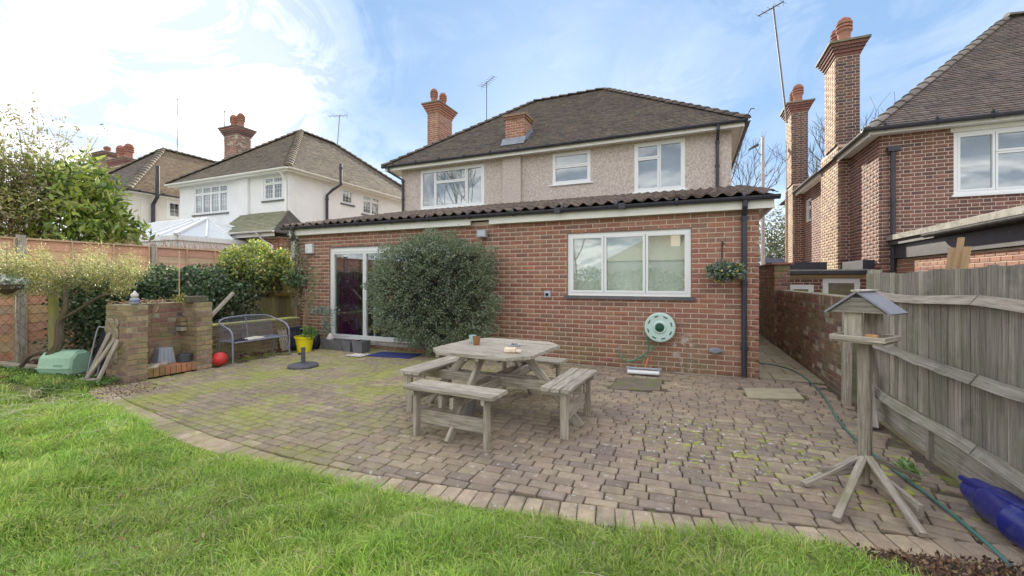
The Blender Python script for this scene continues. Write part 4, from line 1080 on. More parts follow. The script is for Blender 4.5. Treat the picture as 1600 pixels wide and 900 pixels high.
b = MB(); b.tube(bez([(-.60, yh, .62), (-.61, yh, .5), (-.60, yh, .36), (-.64, yh, .26), (-.85, yh, .13), (-1.0, yh - .0, .16), (-1.05, yh + .02, .30)]), .010, 7); b.build('loose_hose', M['hose'], t)
b = MB(); b.tube(bez([(-.30, yh, .56), (-.36, yh, .48), (-.45, yh, .46), (-.57, yh, .48), (-.62, yh, .54)]), .008, 7); b.tube(bez([(-.44, yh - .02, .52), (-.52, yh - .02, .36), (-.62, yh - .02, .22), (-.68, yh - .02, .16)]), .008, 7); b.build('loose_hose', M['hose'], t)
b = MB(); b.lathe((-1.05, YF - .07, .28), [(.012, 0), (.018, .02), (.012, .05)], 8); b.build('hose_end', M['midgrey'], t)
b = MB(); b.tube([(-.60, yh - .03, .20), (-.64, 6.55, .05)], [.016, .009], 8); b.build('hose_connector', M['orange'], t)
# sprinkler
t = thing('lawn_sprinkler', 'white bar garden sprinkler lying below the hose reel', 'sprinkler', (-.64, 6.42, 0))
b = MB(); b.beam((-.86, 6.36, .045), (-.42, 6.40, .045), .09, .05, ch=.015); b.build('sprinkler_body', M['white'], t)
b = MB(); b.beam((-.84, 6.42, .09), (-.44, 6.46, .09), .03, .03, ch=.01); b.lathe((-.86, 6.42, .07), [(.03, 0), (.03, .04)], 10); b.lathe((-.42, 6.46, .07), [(.03, 0), (.03, .04)], 10); b.build('spray_bar', M['midgrey'], t)
# hanging basket by the downpipe
t = thing('hanging_basket', 'small hanging basket of grey green leaves beside the black downpipe', 'hanging basket', (.45, 6.68, 1.5))
b = MB(); b.tube([(.42, YF - .012, 1.96), (.42, YF - .012, 1.68)], .009, 6); b.tube([(.42, YF - .02, 1.90), (.43, YF - .12, 1.93), (.45, YF - .2, 1.89)], .008, 6); b.build('bracket', M['pvc'], t)
b = MB(); b.lathe((.45, 6.63, 1.42), [(.03, -.03), (.12, .03), (.15, .10), (.15, .12)], 16); b.build('basket_bowl', M['soil'], t)
P = blob_points(1500, (.45, 6.62, 1.52), (.225, .19, .13), .8, .15, seed=2)
leaves('foliage', P, .045, [(.16, .24, .15), (.22, .30, .22), (.10, .17, .09), (.28, .34, .26)], t, aspect=.6)
P = blob_points(90, (.45, 6.60, 1.50), (.24, .20, .15), .95, .1, seed=3)
leaves('flowers', P, .035, [(.5, .52, .08), (.28, .16, .34), (.55, .5, .12)], t, aspect=.9)

# ================================================================== WHITE HOUSE AND THE ONE BEYOND
TILE_W1 = [(0.20, 0.165, 0.135), (0.175, 0.148, 0.125), (0.225, 0.18, 0.142), (0.155, 0.135, 0.118)]
def hip_house(name, label, x0, x1, y0, y1, zw, d, ridge_y1, zr, rm, guttm='paintw', ov=.3, openS=(), openE=()):
    """x0..x1,y0..y1: eaves rectangle; walls stand ov inside"""
    h = thing(name, label, 'house', ((x0 + x1) / 2, (y0 + y1) / 2, 0))
    wS = wall_core(faceS(y0 + ov), x0 + ov, x1 - ov, -.5, zw, .25, openS, M[rm], h, 'wall')
    wE = wall_core(faceE(x1 - ov), y0 + ov + .255, y1 - ov, -.5, zw, .25, openE, M[rm], h, 'wall')
    b = MB(); b.box(x0 + ov, x1 - ov - .26, y0 + ov + 1.0, y0 + ov + 1.1, 0, zw - .02); b.build('interior_wall', M['room'], h)
    b = MB(); b.box(x1 - ov - 1.1, x1 - ov - 1.0, y0 + ov + 1.105, y1 - ov, 0, zw - .02); b.build('interior_wall', M['room'], h)
    wall_core(faceW(x0 + ov), -(y1 - ov), -(y0 + ov + .255), -.5, zw, .25, [], M[rm], h, 'wall')
    rx = (x0 + x1) / 2; ra = y0 + d
    roof = hip_body(x0, x1, y0, y1, zw + .07, rx, rx, ra, ridge_y1, zr, h, M['under'])
    z = zw + .07; A, Bq, C, D, E_, G_ = (x0, y0, z), (x1, y0, z), (x1, y1, z), (x0, y1, z), (rx, ra, zr), (rx, ridge_y1, zr)
    tile_facet([A, Bq, E_], roof, M['tile_moss' if rm == 'render' else 'tile'], TILE_W1)
    tile_facet([Bq, C, G_, E_], roof, M['tile_moss'], TILE_W1 if rm == 'render' else [(.22, .15, .10), (.19, .14, .10), (.25, .18, .12)])
    for p, q in ((A, E_), (Bq, E_), (E_, G_), (C, G_)): hip_tiles(p, q, roof, M['tile_moss'], TILE_W1, r=.11, L=.26, lift=.03)
    b = MB(); b.box(x0 + .03, x1 - .03, y0 + .02, y0 + .045, zw - .06, zw + .06); b.box(x1 - .045, x1 - .02, y0 + .05, y1 - .03, zw - .06, zw + .06)
    b.box(x0 + .03, x1 - .05, y0 + .05, y0 + ov + .02, zw - .03, zw - .005); b.box(x1 - ov - .02, x1 - .05, y0 + ov + .025, y1 - .03, zw - .03, zw - .005); b.build('fascia', M['paintw'], h)
    gutter([(x0, y0 - .04, zw + .04), (x1 + .04, y0 - .04, zw + .04)], h, .055, m=guttm); gutter([(x1 + .06, y0 - .06, zw + .04), (x1 + .06, y1, zw + .04)], h, .055, m=guttm)
    return h, wS, wE, roof
wa = (-17.70, -15.68, 3.90, 4.98); wb = (-13.78, -12.80, 4.16, 5.0)
we1 = (12.40, 13.02, 4.40, 5.0); we2 = (13.52, 14.60, 4.15, 4.98)
wh, wS, wE, wroof = hip_house('white_house', 'white rendered house with brown hip roof behind the ivy mound', -18.9, -12.2, 9.8, 18.3, 5.08, 3.3, 15.0, 7.82, 'render', openS=[wa, wb], openE=[we1, we2])
SW, SE_ = faceS(10.1), faceE(-12.5)
window(wS, SW, *wa, [(i / 4, (i + 1) / 4, 0, .72) for i in range(4)] + [(i / 4, (i + 1) / 4, .72, 1) for i in range(4)], d=-.02, fw=.05, bars=(3, 3), sill=(.06, .05, .05, 'sill'), back='curtain', back_d=-.6)
window(wS, SW, *wb, [(0, .5, 0, .7), (.5, 1, 0, .7), (0, .5, .7, 1), (.5, 1, .7, 1)], d=-.02, fw=.05, bars=(3, 3), sill=(.06, .05, .05, 'sill'), back='curtain', back_d=-.6)
window(wE, SE_, *we1, [(0, 1, 0, 1)], d=-.02, fw=.05, bars=(3, 4), sill=(.06, .05, .05, 'sill'), back='curtain', back_d=-.6)
window(wE, SE_, *we2, [(0, .5, 0, .7), (.5, 1, 0, .7), (0, .5, .7, 1), (.5, 1, .7, 1)], d=-.02, fw=.05, bars=(3, 3), sill=(.06, .05, .05, 'sill'), back='curtain', back_d=-.6)
b = MB(); b.ub(SW, -15.05, -14.5, 3.0, 5.05, .001, .08); b.build('pilaster', M['render'], wS)
downpipe([(-12.42, 11.62, 2.2), (-12.42, 11.62, 4.55), (-12.30, 11.75, 4.75), (-12.08, 11.95, 4.98), (-12.08, 11.95, 5.75)], wh, .05, clips=[(-12.42, 11.62, 4.4), (-12.08, 11.95, 5.6)])
downpipe([(-12.62, 9.78, 5.08), (-12.62, 9.95, 4.9), (-12.62, 10.05, 4.75), (-12.62, 10.05, 3.0)], wh, .036, m='paintw')
bw = Bricks()
chimney(wh, -18.1, -17.3, 11.5, 12.1, 5.4, 7.45, bw, BR_WALL, [(-17.93, 11.8), (-17.48, 11.8)], corbel=4, pot_h=.62, pot_r=.14)
# lean-to porch on its corner
por = MB(); por.box(-13.6, -11.5, 8.9, 10.09, -.2, 2.72); por_w = por.build('porch_wall', M['mortar'], wh)
bw.wall(faceS(8.9), -13.6, -11.5, 2.0, 2.7, por_w, [(-13.2, -12.3, 2.0, 2.55)], pal=BR_RED, m='brick_far'); bw.wall(faceE(-11.5), 8.9, 10.08, 1.8, 2.7, por_w, pal=BR_RED, m='brick_far')
b = MB(); b.box(-13.2, -12.3, 8.86, 8.895, 1.9, 2.5); b.build('porch_window', M['white'], wh)
pA, pB, pC, pD = (-13.9, 8.55, 2.84), (-11.25, 8.55, 2.84), (-12.49, 10.09, 3.75), (-14.9, 10.09, 3.75)
b = MB(); b.add([pA, pB, pC, pD, (-13.9, 8.55, 2.8), (-11.25, 8.55, 2.8), (-11.25, 10.09, 2.8), (-14.9, 10.09, 2.8)], [(0, 1, 2, 3), (1, 6, 2), (0, 4, 5, 1), (1, 5, 6), (3, 7, 4, 0)]); pr_ = b.build('porch_roof', M['under'], wh)
tile_facet([pA, pB, pC, pD], pr_, M['tile_moss'], [(.26, .26, .18), (.22, .23, .15), (.30, .29, .21)], gauge=.13, width=.2)
b = MB(); b.box(-13.85, -11.3, 8.6, 8.63, 2.70, 2.82); b.build('fascia', M['paintw'], wh)
gutter([(-13.95, 8.5, 2.86), (-11.2, 8.5, 2.86)], wh, .055, m='paintw')
downpipe([(-11.9, 8.5, 2.8), (-11.9, 8.7, 2.6), (-11.7, 8.86, 2.45), (-11.7, 8.86, 1)], wh, .036, m='paintw')
b = MB(); b.box(-11.45, -10.9, 9.3, 9.4, 1.2, 2.9); b.build('side_gate_panel', M['sill'], wh)
b = MB(); b.box(-11.42, -11.12, 9.27, 9.295, 2.1, 2.6); b.build('meter_box', M['cream'], wh)
bw.finish(0)
aerial('thin rooftop aerial with short boom beside the pair of white house chimney pots', (-17.95, 11.42, 7.0), 1.5, R(20), 1.0, 7)
aerial('small angled aerial rising behind the white house ridge', (-15.6, 15.2, 7.7), 1.6, R(200), .9, 5, tilt=.1)
# conservatory
cv = thing('conservatory', 'white framed conservatory with pale hipped roof beyond the larch fence', 'conservatory', (-15.5, 8.5, 0))
b = MB(); x0, x1, y0, y1 = -18.3, -12.9, 6.9, 10.05; zb, zr_ = 2.62, 3.35; rA, rB = (-16.9, 8.5, zr_), (-14.2, 8.5, zr_)
cs = [(x0, y0, zb), (x1, y0, zb), (x1, y1, zb), (x0, y1, zb)]
b.add(cs + [rA, rB], [(0, 1, 5, 4), (1, 2, 5), (2, 3, 4, 5), (3, 0, 4)]); b.build('roof', M['poly'], cv)
b = MB(); V_ = Vector
for p, q in ((cs[0], rA), (cs[1], rB), (cs[2], rB), (cs[3], rA), (rA, rB)): b.beam(V_(p) + V_((0, 0, .03)), V_(q) + V_((0, 0, .03)), .09, .07)
for i in range(1, 7):
    t_ = i / 7; p = V_(cs[0]).lerp(V_(cs[1]), t_); q = V_(rA).lerp(V_(rB), t_); b.beam(p + V_((0, 0, .025)), q + V_((0, 0, .025)), .055, .05)
for i in range(1, 4):
    t_ = i / 4; p = V_(cs[1]).lerp(V_(cs[2]), t_); b.beam(p + V_((0, 0, .025)), V_(rB) + V_((0, 0, .02)), .05, .045)
b.build('roof_frame', M['white'], cv)
b = MB(); b.box(x0 + .02, x1 - .02, y0, y0 + .06, 2.5, 2.63); b.box(x1 - .06, x1, y0 + .065, y1, 2.5, 2.63); b.box(x0 + .1, x1 - .1, y0 + .07, y0 + .1, 0, 2.49); b.box(x1 - .1, x1 - .07, y0 + .11, y1, 0, 2.49); b.build('side_frame', M['white'], cv)

fe = (10.9, 11.5, 4.1, 4.9)
fh, fS, fE, _ = hip_house('brown_roofed_house', 'cream house with brown tiled hip roof beyond the white house', -26.6, -20.7, 9.4, 18.5, 5.0, 2.7, 15.6, 7.75, 'cream', guttm='pvc', openE=[fe])
window(fE, faceE(-21.0), *fe, [(0, 1, 0, 1)], d=-.02, fw=.09, bars=(2, 2), back='curtain', back_d=-.5)
downpipe([(-20.9, 10.35, 1.5), (-20.9, 10.35, 4.6), (-20.6, 10.35, 4.9), (-20.6, 10.35, 6.2)], fh, .07)
bf = Bricks()
chimney(fh, -28.1, -26.7, 12.0, 12.6, 4.0, 7.35, bf, BR_WALL, [(-27.75, 12.3), (-27.0, 12.3)], corbel=4, pot_h=.8, pot_r=.19)
bf.finish(0)
nh = thing('chimney_stack', 'dark brick chimney stack with one small pot left of the brown roof', 'chimney', (-29, 12, 0))
bf = Bricks(); c_ = chimney(nh, -29.9, -28.7, 12.0, 12.6, 0, 8.0, bf, BR_WALL, [(-29.1, 12.3)], corbel=3, pot_h=.35, pot_r=.14); bf.finish(0)
aerial('tall slender aerial standing on the brown tiled roof', (-23.4, 12.6, 7.6), 2.8, R(15), 1.7, 7)

# ================================================================== RIGHT NEIGHBOUR
nb = thing('neighbour_house', 'dark red brick house with tiled roof and two tall chimneys behind the grey fence', 'house', (5, 12, 0))
bn = Bricks()
NW = (4.76, 7.3, 3.07, 4.29)
ns = wall_core(faceS(11.0), 3.6, 9.5, -.6, 4.38, .28, [NW], M['mortar'], nb, 'rear_wall')
bn.wall(faceS(11.0), 3.6, 9.0, 1.4, 4.38, ns, [NW], bond='flemish', pal=BR_DARK, m='brick_far')
SWN = (-17.0, -16.35, 3.32, 4.12)
nw = wall_core(faceW(3.6), -19.5, -11.285, -.6, 4.38, .28, [SWN], M['mortar'], nb, 'side_wall')
bn.wall(faceW(3.6), -19.5, -10.994, 1.4, 4.38, nw, [SWN], bond='flemish', pal=BR_DARK, m='brick_far')
window(nw, faceW(3.6), *SWN, [(0, 1, 0, .6), (0, 1, .6, 1)], d=-.02, fw=.05, back='curtain', back_d=-.27)
window(ns, faceS(11.0), *NW, [(0, .235, 0, 1), (.235, .62, 0, .64), (.235, .62, .64, 1), (.62, 1, 0, 1)], d=-.005, fw=.06, sill=(.04, .05, .06, 'white'), back='curtain', back_d=-.6)
b = MB(); b.box(4.7, 9.5, 10.96, 11.05, 4.295, 4.375); b.build('window_board', M['paintw'], ns)
# chimney breasts and stacks
def breast(y0, y1, xo, sy0, sy1, ztop, pots):  # pale west faces, dark stack fronts: sun and shade painted into the bricks
    b = MB(); b.box(xo, 3.66, y0, y1, -.6, 4.75); br = b.build('chimney_breast', M['mortar'], nb)
    bn.wall(faceS(y0), xo - .006, 3.60, 1.4, 4.7, br, bond='flemish', pal=BR_DARK, m='brick_far')
    bn.wall(faceW(xo), -y1, -y0 + .006, 1.4, 4.7, br, bond='flemish', pal=BR_OLD, m='brick_far')
    c_ = MB(); c_.box(xo - .03, xo + .44, sy0 - .001, sy1, 4.76, ztop); ch = c_.build('chimney', M['mortar'], nb)
    bn.wall(faceS(sy0 - .001), xo - .036, xo + .446, 4.76, ztop - .02, ch, bond='flemish', pal=BR_STACK_SHADE, m='brick_far')
    bn.wall(faceW(xo - .03), -sy1, -sy0 + .006, 4.76, ztop - .02, ch, bond='flemish', pal=BR_OLD, m='brick_far')
    cp = MB(); z = ztop
    for i in range(4):
        o = .03 + .035 * i; cp.box(xo - .03 - o, xo + .44 + o, sy0 - o, sy1 + o, z, z + .07, BR_DARK[i]); z += .072
    cp.build('corbel', M['brick_far'], ch)
    cp = MB(); cp.box(xo - .21, xo + .62, sy0 - .18, sy1 + .18, z, z + .05); cp.box(xo - .03, xo + .44, sy0, sy1, z + .051, z + .1); cp.build('chimney_cap', M['stone'], ch)
    for py in pots: pot((xo + .2, py, z + .1), .66, .15, ch)
    return ch
breast(12.72, 14.2, 3.36, 12.78, 13.72, 6.95, (13.02, 13.48))
breast(17.3, 18.6, 3.28, 17.34, 18.3, 7.25, (17.58, 18.04))
x0, x1, y0, y1, ze, d, zr_ = 3.30, 12.0, 10.68, 20.0, 4.44, 4.08, 8.05
roof = hip_body(x0, x1 + 6, y0, y1, ze, x0 + d, x1, y0 + d, y0 + d, zr_, nb, M['under'])
A, Bq, D, E_, F_ = (x0, y0, ze), (x1 + 6, y0, ze), (x0, y1, ze), (x0 + d, y0 + d, zr_), (x1, y0 + d, zr_)
TN = [(0.175, 0.135, 0.13), (0.16, 0.125, 0.122), (0.20, 0.15, 0.14), (0.14, 0.115, 0.118), (0.18, 0.145, 0.14)]
tile_facet([A, (x1 - 1, y0, ze), (x1 - 1, y0 + d, zr_), E_], roof, M['tile'], TN, th=.016)
tile_facet([D, A, E_], roof, M['tile'], TN)
hip_tiles(A, E_, roof, M['tile'], [(.30, .26, .24), (.25, .22, .2)], r=.085, L=.33, lift=.015); hip_tiles(E_, F_, roof, M['tile'], [(.24, .22, .19)], r=.12, L=.33, lift=.03)
b = MB(); b.box(x0 + .04, 9.5, 10.72, 10.745, 4.36, 4.46); b.box(x0 + .04, 9.5, 10.75, 11.0, 4.384, 4.40); b.box(x0 + .04, x0 + .065, 10.75, 12.70, 4.33, 4.45); b.box(x0 + .07, 3.6, 11.01, 12.70, 4.384, 4.40); b.box(x0 + .04, x0 + .065, 14.22, 17.28, 4.33, 4.45); b.box(x0 + .07, 3.6, 14.22, 17.28, 4.384, 4.40); b.build('fascia', M['paintw'], nb)
gutter([(x0 - .1, 10.64, 4.47), (9.5, 10.64, 4.47)], nb, .07); gutter([(x0 - .02, 10.66, 4.45), (x0 - .02, 12.70, 4.45)], nb, .05, m='pvcgrey'); gutter([(x0 - .02, 14.22, 4.45), (x0 - .02, 17.28, 4.45)], nb, .05, m='pvcgrey')
downpipe([(3.80, 10.93, 4.08), (3.80, 10.93, 1.3)], nb, .042, clips=[(3.80, 10.93, 4.05), (3.80, 10.93, 3.0)])
b = MB(); b.box(3.70, 3.90, 10.86, 10.97, 4.02, 4.12); b.build('hopper', M['pvc'], nb)
b = MB()
for i in range(7):
    xa = 3.36 + i * .06; b.box(xa + .06, xa + .13, 12.755, 12.775, 4.44 + i * .055, 4.62 + i * .055)
b.build('flashing', M['lead'], nb)
# flat roofed side building
fs = MB(); fs.box(1.95, 3.55, 11.3, 18, -.6, 1.50); sb = fs.build('side_building', M['mortar'], nb)
o2 = [(2.05, 2.53, .6, 1.29), (2.70, 3.36, .5, 1.43)]
bn.wall(faceS(11.3), 1.95, 3.6, .6, 1.45, sb, o2, bond='flemish', pal=BR_DARK, m='brick_far')
for o in o2:
    b = MB(); b.ub(faceS(11.3), o[0], o[1], o[2], o[3], .0, .02); b.build('window_frame', M['white'], sb)
    b = MB(); b.ub(faceS(11.3), o[0] + .1, o[1] - .1, o[2], o[3] - .1, .021, .026); b.build('pane', M['slab_dark'], sb)
b = MB(); b.box(1.88, 3.62, 11.22, 11.28, 1.455, 1.52); b.build('window_board', M['fresh'], sb)
b = MB(); b.box(1.75, 3.72, 11.12, 18, 1.53, 1.60); b.build('flat_roof', M['pvc'], sb)
b = MB(); b.box(1.8, 3.66, 11.2, 17.9, 1.602, 1.63); b.build('roof_covering', M['ledge'], sb)
b = MB(); b.box(1.86, 3.2, 13.0, 13.2, 1.635, 1.86); b.box(3.40, 3.59, 11.25, 12.7, 1.635, 1.83); b.build('upstand', M['pvc'], sb)
# rear extension with lead edge
rx_ = MB(); rx_.box(3.86, 9.0, 4.0, 10.99, -.6, 1.82); re_ = rx_.build('rear_extension', M['mortar'], nb)
bn.wall(faceW(3.86), -10.98, -4.0, .6, 1.80, re_, bond='stretcher', pal=BR_RED, m='brick_far')
b = MB(); b.box(3.80, 9.0, 3.95, 10.98, 1.83, 2.10); b.build('fascia', M['pvc'], re_)
b = MB(); b.box(3.70, 9.0, 3.90, 10.97, 2.20, 2.30); b.build('roof_edge', M['ledge'], re_)
b = MB(); b.box(3.74, 9.0, 3.92, 10.975, 2.105, 2.195); b.build('edge_board', M['pvcgrey'], re_)
gutter([(3.66, 3.9, 2.17), (3.66, 9.3, 2.17)], re_, .06, m='pvcgrey')
bn.finish(300)
aerial('long leaning aerial strapped to the farther tall brick chimney', (3.1, 17.28, 6.9), 4.2, R(140), .9, 5, tilt=-.10, r=.03)
aerial('thin aerial on the tiled ridge of the pebbledashed house', (-8.0, 16.0, 7.0), 2.85, R(-35), 1.1, 7)

# ================================================================== BOUNDARY WALL AND RIGHT FENCE
gw = thing('boundary_wall', 'old weathered brick boundary wall beside the narrow side path', 'wall', (1.78, 8, 0))
b = MB(); b.box(1.69, 1.90, 5.95, 10.40, -.05, 1.19); wc = b.build('wall_core', M['mortar_old'], gw)
bg_ = Bricks()
bg_.wall(faceW(1.69), -10.4, -5.95, 0, 1.04, wc, pal=BR_WALL, m='brick_old', bond='flemish', jit=.004)
bg_.wall(faceW(1.69), -10.4, -5.95, 1.06, 1.18, wc, pal=BR_WALL, m='brick_old', pitch=.135, bl=.065, jit=.005)
b = MB(); b.box(1.64, 1.92, 10.40, 16, -.05, 1.72); wc = b.build('wall_core', M['mortar_old'], gw)
bg_.wall(faceW(1.64), -16, -10.40, 0, 1.68, wc, pal=BR_OLD, m='brick_far', bond='flemish', jit=.003); bg_.wall(faceS(10.40), 1.64, 1.92, 0, 1.68, wc, pal=BR_WALL, m='brick_old')
b = MB()
for i in range(8): b.box(1.58, 1.98, 10.34 + i * .3, 10.63 + i * .3, 1.725, 1.76, (1, 1, 1))
kind(b.build('coping_tile', M['pot'], gw), 'stuff')
bg_.finish(300)

rf = thing('closeboard_fence', 'weathered grey closeboard fence with sagging rails beside the patio', 'fence', (1.72, 3, 0))
cache = {}
yb = 5.62; n = 0
while yb > -1.6:
    w = random.choice([.085, .095, .105]); v = random.randrange(14)
    top = 1.47 + .012 * math.sin(yb * 2.2) + random.uniform(-.011, .009)
    if v not in cache:
        b = MB(); off = v * 5.3
        b.add([(-.002, -.058, 0), (.008, -.058, 0), (.014, .052, 0), (.002, .052, 0), (-.002, -.058, 1), (.008, -.058, 1), (.014, .052, 1), (.002, .052, 1)], MB.HEX, (random.uniform(.68, 1.22),) * 3,
              [(off + z * 1.3, y + off, x) for x, y, z in [(-.002, -.058, 0), (.008, -.058, 0), (.014, .052, 0), (.002, .052, 0), (-.002, -.058, 1), (.008, -.058, 1), (.014, .052, 1), (.002, .052, 1)]])
        me = b.mesh('fence_board'); me.materials.append(M['greywood']); cache[v] = me
    mw = Matrix.Translation((1.745 + random.uniform(-.002, .002), yb, .30)) @ Matrix.Rotation(random.gauss(0, .008), 4, 'X') @ Matrix.Rotation(random.gauss(0, .03), 4, 'Z') @ Matrix.Diagonal((1, 1, top - .30, 1))
    piece('fence_board', cache[v], rf, mw); yb -= w * .93; n += 1
for z0_, sag in ((1.25, .03), (.745, .02), (.27, .012)):
    spans = [(5.50, 3.72), (3.70, 1.12), (1.10, -1.5)]
    for a, e in spans:
        b = MB(); N_ = 10; prev = None; vs = []; ls = []
        for i in range(N_ + 1):
            t_ = i / N_; y = a + (e - a) * t_; z = z0_ + .008 * math.sin(y * 3.1 + z0_ * 7) - .5 * sag * 4 * t_ * (1 - t_); x = 1.735
            j = [random.uniform(-.004, .004) for _ in range(3)]
            vs += [(x, y, z - .036), (x - .055 + j[0], y, z - .030 + j[1]), (x - .012 + j[2], y, z + .036)]; ls += [(y, -.04, 0), (y, -.03, .06), (y, .04, .01)]
        fs_ = [(2, 1, 0), (N_ * 3, N_ * 3 + 1, N_ * 3 + 2)]
        for i in range(N_):
            for k in range(3): fs_.append((i * 3 + k, i * 3 + (k + 1) % 3, i * 3 + 3 + (k + 1) % 3, i * 3 + 3 + k))
        b.add(vs, fs_, (1, 1, 1), ls); b.build('fence_rail', M['oldwood'] if z0_ > 1 else M['greywood'], rf)
yb = 5.5
while yb > -1.5:
    b = MB(); b.beam((1.752, yb, .14), (1.752, yb - 1.18, .14), .02, .27); b.build('gravel_board', M['greywood'], rf)
    b = MB(); b.beam((1.73, yb - 1.19, -.05), (1.73, yb - 1.19, .27), .045, .045); b.build('peg', M['greywood'], rf); yb -= 1.2
for yy, tp in ((5.62, 1.50), (3.71, 1.38), (1.11, 1.38)):
    b = MB(); b.beam((1.80, yy, -.1), (1.80, yy, tp), .10, .10, up=(0, 1, 0), ch=.008); b.build('fence_post', M['greywood'], rf)
b = MB(); b.beam((1.66, 5.55, .80), (1.60, 5.0, -.02), .10, .045, up=(1, 0, 0)); b.build('raking_strut', M['greywood'], rf)
for yy, xx_ in ((5.88, 1.62), (5.76, 1.60)):
    b = MB(); b.beam((xx_, yy, -.05), (xx_ + .01, yy, 1.10), .07, .05, up=(0, 1, 0)); b.build('side_post', M['greywood'] if yy > 5.8 else M['oldwood'], rf)
b = MB(); b.tube([(1.70, 5.0, .08), (1.66, 4.4, .05), (1.69, 3.7, .12)], .0025, 5); b.build('tie_wire', M['twig'], rf)
t = thing('timber_offcuts', 'three light timber planks propped up behind the grey fence', 'planks', (2.5, 7.2, 0))
for i, (yy, l_, tl) in enumerate(((7.55, 1.83, .0), (7.40, 1.98, .06), (7.25, 1.88, .05))):
    b = MB(); b.beam((3.05, yy + 0, 0), (3.25, yy - tl, l_ - .03 * i), .09, .035, up=(1, 0, 0)); b.build('plank', M['fresh'], t)

# ================================================================== LEFT: LARCH FENCE, GREEN FENCE
lf = thing('lap_panel_fence', 'tall orange brown lap panel fence running behind the small tree', 'fence', (-10.45, 4, 0))
FX = -10.45; cache = {}
def slat_mesh(v):
    if v not in cache:
        b = MB(); rr = random.Random(v); n_ = 6; vs = []; ls = []
        for i in range(n_ + 1):
            y = -.88 + 1.76 * i / n_; w_ = rr.uniform(-.006, .006)
            vs += [(0, y, 0 + w_), (.016, y, 0 + w_), (.006, y, .175), (-.004, y, .175)]; ls += [(y + v * 4, 0, 0), (y + v * 4, .01, 0), (y + v * 4, .0, .17), (y + v * 4, 0.01, .17)]
        fs_ = [(0, 1, 2, 3), tuple(n_ * 4 + k for k in (3, 2, 1, 0))]
        for i in range(n_):
            for k in range(4): fs_.append((i * 4 + k, i * 4 + (k + 1) % 4, i * 4 + 4 + (k + 1) % 4, i * 4 + 4 + k))
        b.add(vs, fs_, (rr.uniform(.8, 1.15), rr.uniform(.8, 1.1), rr.uniform(.8, 1.1)), ls); me = b.mesh('fence_slat'); me.materials.append(M['orangewood']); cache[v] = me
    return cache[v]
cache = {}
py = 7.03
while py > -2.5:
    yc = py - .93
    for k in range(13):
        piece('fence_slat', slat_mesh(random.randrange(8)), lf, Matrix.Translation((FX, yc, .05 + k * .155)))
    for dy in (-.88, -.3, .3, .88):
        b = MB(); b.beam((FX + .03, yc + dy, .05), (FX + .03, yc + dy, 2.09), .035, .022, up=(0, 1, 0)); b.build('batten', M['orangewood'], lf)
    b = MB(); b.beam((FX + .01, yc - .90, 2.10), (FX + .01, yc + .90, 2.10), .07, .03); b.build('capping', M['orangewood'], lf)
    b = MB(); b.beam((FX + .005, py - 1.86, -.1), (FX + .005, py - 1.86, 2.16), .09, .09, up=(0, 1, 0)); b.build('fence_post', M['oldwood'], lf)
    py -= 1.90
gf = thing('mossy_board_fence', 'green stained vertical board fence between the ivy and the brick extension', 'fence', (-9.4, 7.25, 0))
x = -10.35
while x < -8.36:
    b = MB(); b.beam((x, 7.25, .02), (x, 7.25, 1.62 + random.uniform(-.01, .01)), .13, .02, up=(0, 1, 0), tint=(random.uniform(.8, 1.2),) * 3); b.build('fence_board', M['greenwood'], gf); x += .137
for z in (.45, 1.05, 1.5):
    b = MB(); b.beam((-10.38, 7.22, z), (-8.35, 7.22, z), .04, .08, tint=(1.2, .95, .7)); b.build('fence_rail', M['greenwood'], gf)
t = thing('wire_netting', 'dark diamond wire netting standing before the orange fence', 'netting', (-10.2, 3, 0))
b = MB()
for i in range(-12, 26):
    for s_ in (1, -1):
        y0_ = 1.4 + i * .13; z1 = 1.35; b.tube([(-10.2, y0_, .1), (-10.2, y0_ + s_ * z1 * .75, .1 + z1)], .0022, 3, cap=False)
kind(b.build('wire', M['black'], t), 'stuff')

# ================================================================== BARBECUE AND LOW WALL
bq = thing('brick_barbecue', 'mossy U-shaped brick barbecue with an orange brick kerb across its mouth', 'barbecue', (-7.3, 3.7, 0))
bb = Bricks()
def pier(x0, x1, y0, y1, z1, nm, south=True, east=True, north=False):
    b = MB(); b.box(x0, x1, y0, y1, -.05, z1); c_ = b.build(nm, M['mortar_old'], bq)
    if south: bb.wall(faceS(y0), x0, x1 + .006, 0, z1, c_, pal=BR_OLD, m='brick_old', jit=.005)
    if east: bb.wall(faceE(x1), y0 - .006, y1 + .006, 0, z1, c_, pal=BR_OLD, m='brick_old', jit=.005)
    if north: bb.wall(Basis((0, y1, 0), PI), -x1, -x0, 0, z1, c_, pal=BR_OLD, m='brick_old', jit=.005)
    return c_
pier(-7.44, -7.05, 3.20, 3.42, 1.045, 'pier', north=True)
pier(-7.44, -7.05, 4.07, 4.29, 1.045, 'pier')
b = MB(); b.box(-7.60, -7.445, 3.20, 4.29, -.05, 1.045); c_ = b.build('back_wall', M['mortar_old'], bq)
bb.wall(faceE(-7.445), 3.43, 4.06, 0, 1.045, c_, pal=BR_WALL, m='brick_old', jit=.005); bb.wall(faceS(3.20), -7.60, -7.45, 0, 1.045, c_, pal=BR_OLD, m='brick_old')
for i, (zz, tt) in enumerate(((.60, .7), (.75, .9), (.68, .7))):
    b = MB(); b.box(-7.43, -7.30, 3.985, 4.06, zz, zz + .06, (BR_OLD[i] if i else (.5, .48, .42))); b.build('ledge_brick', M['brick_old'], bq)
for i in range(9):
    b = MB(); yy = 3.425 + i * .0715; b.box(-7.27 + random.uniform(-.01, .01), -7.05, yy + .003, yy + .066, .01, .13, random.choice([(.50, .20, .11), (.42, .17, .10), (.46, .24, .15), (.55, .23, .13)])); b.build('kerb_brick', M['brick'], bq)
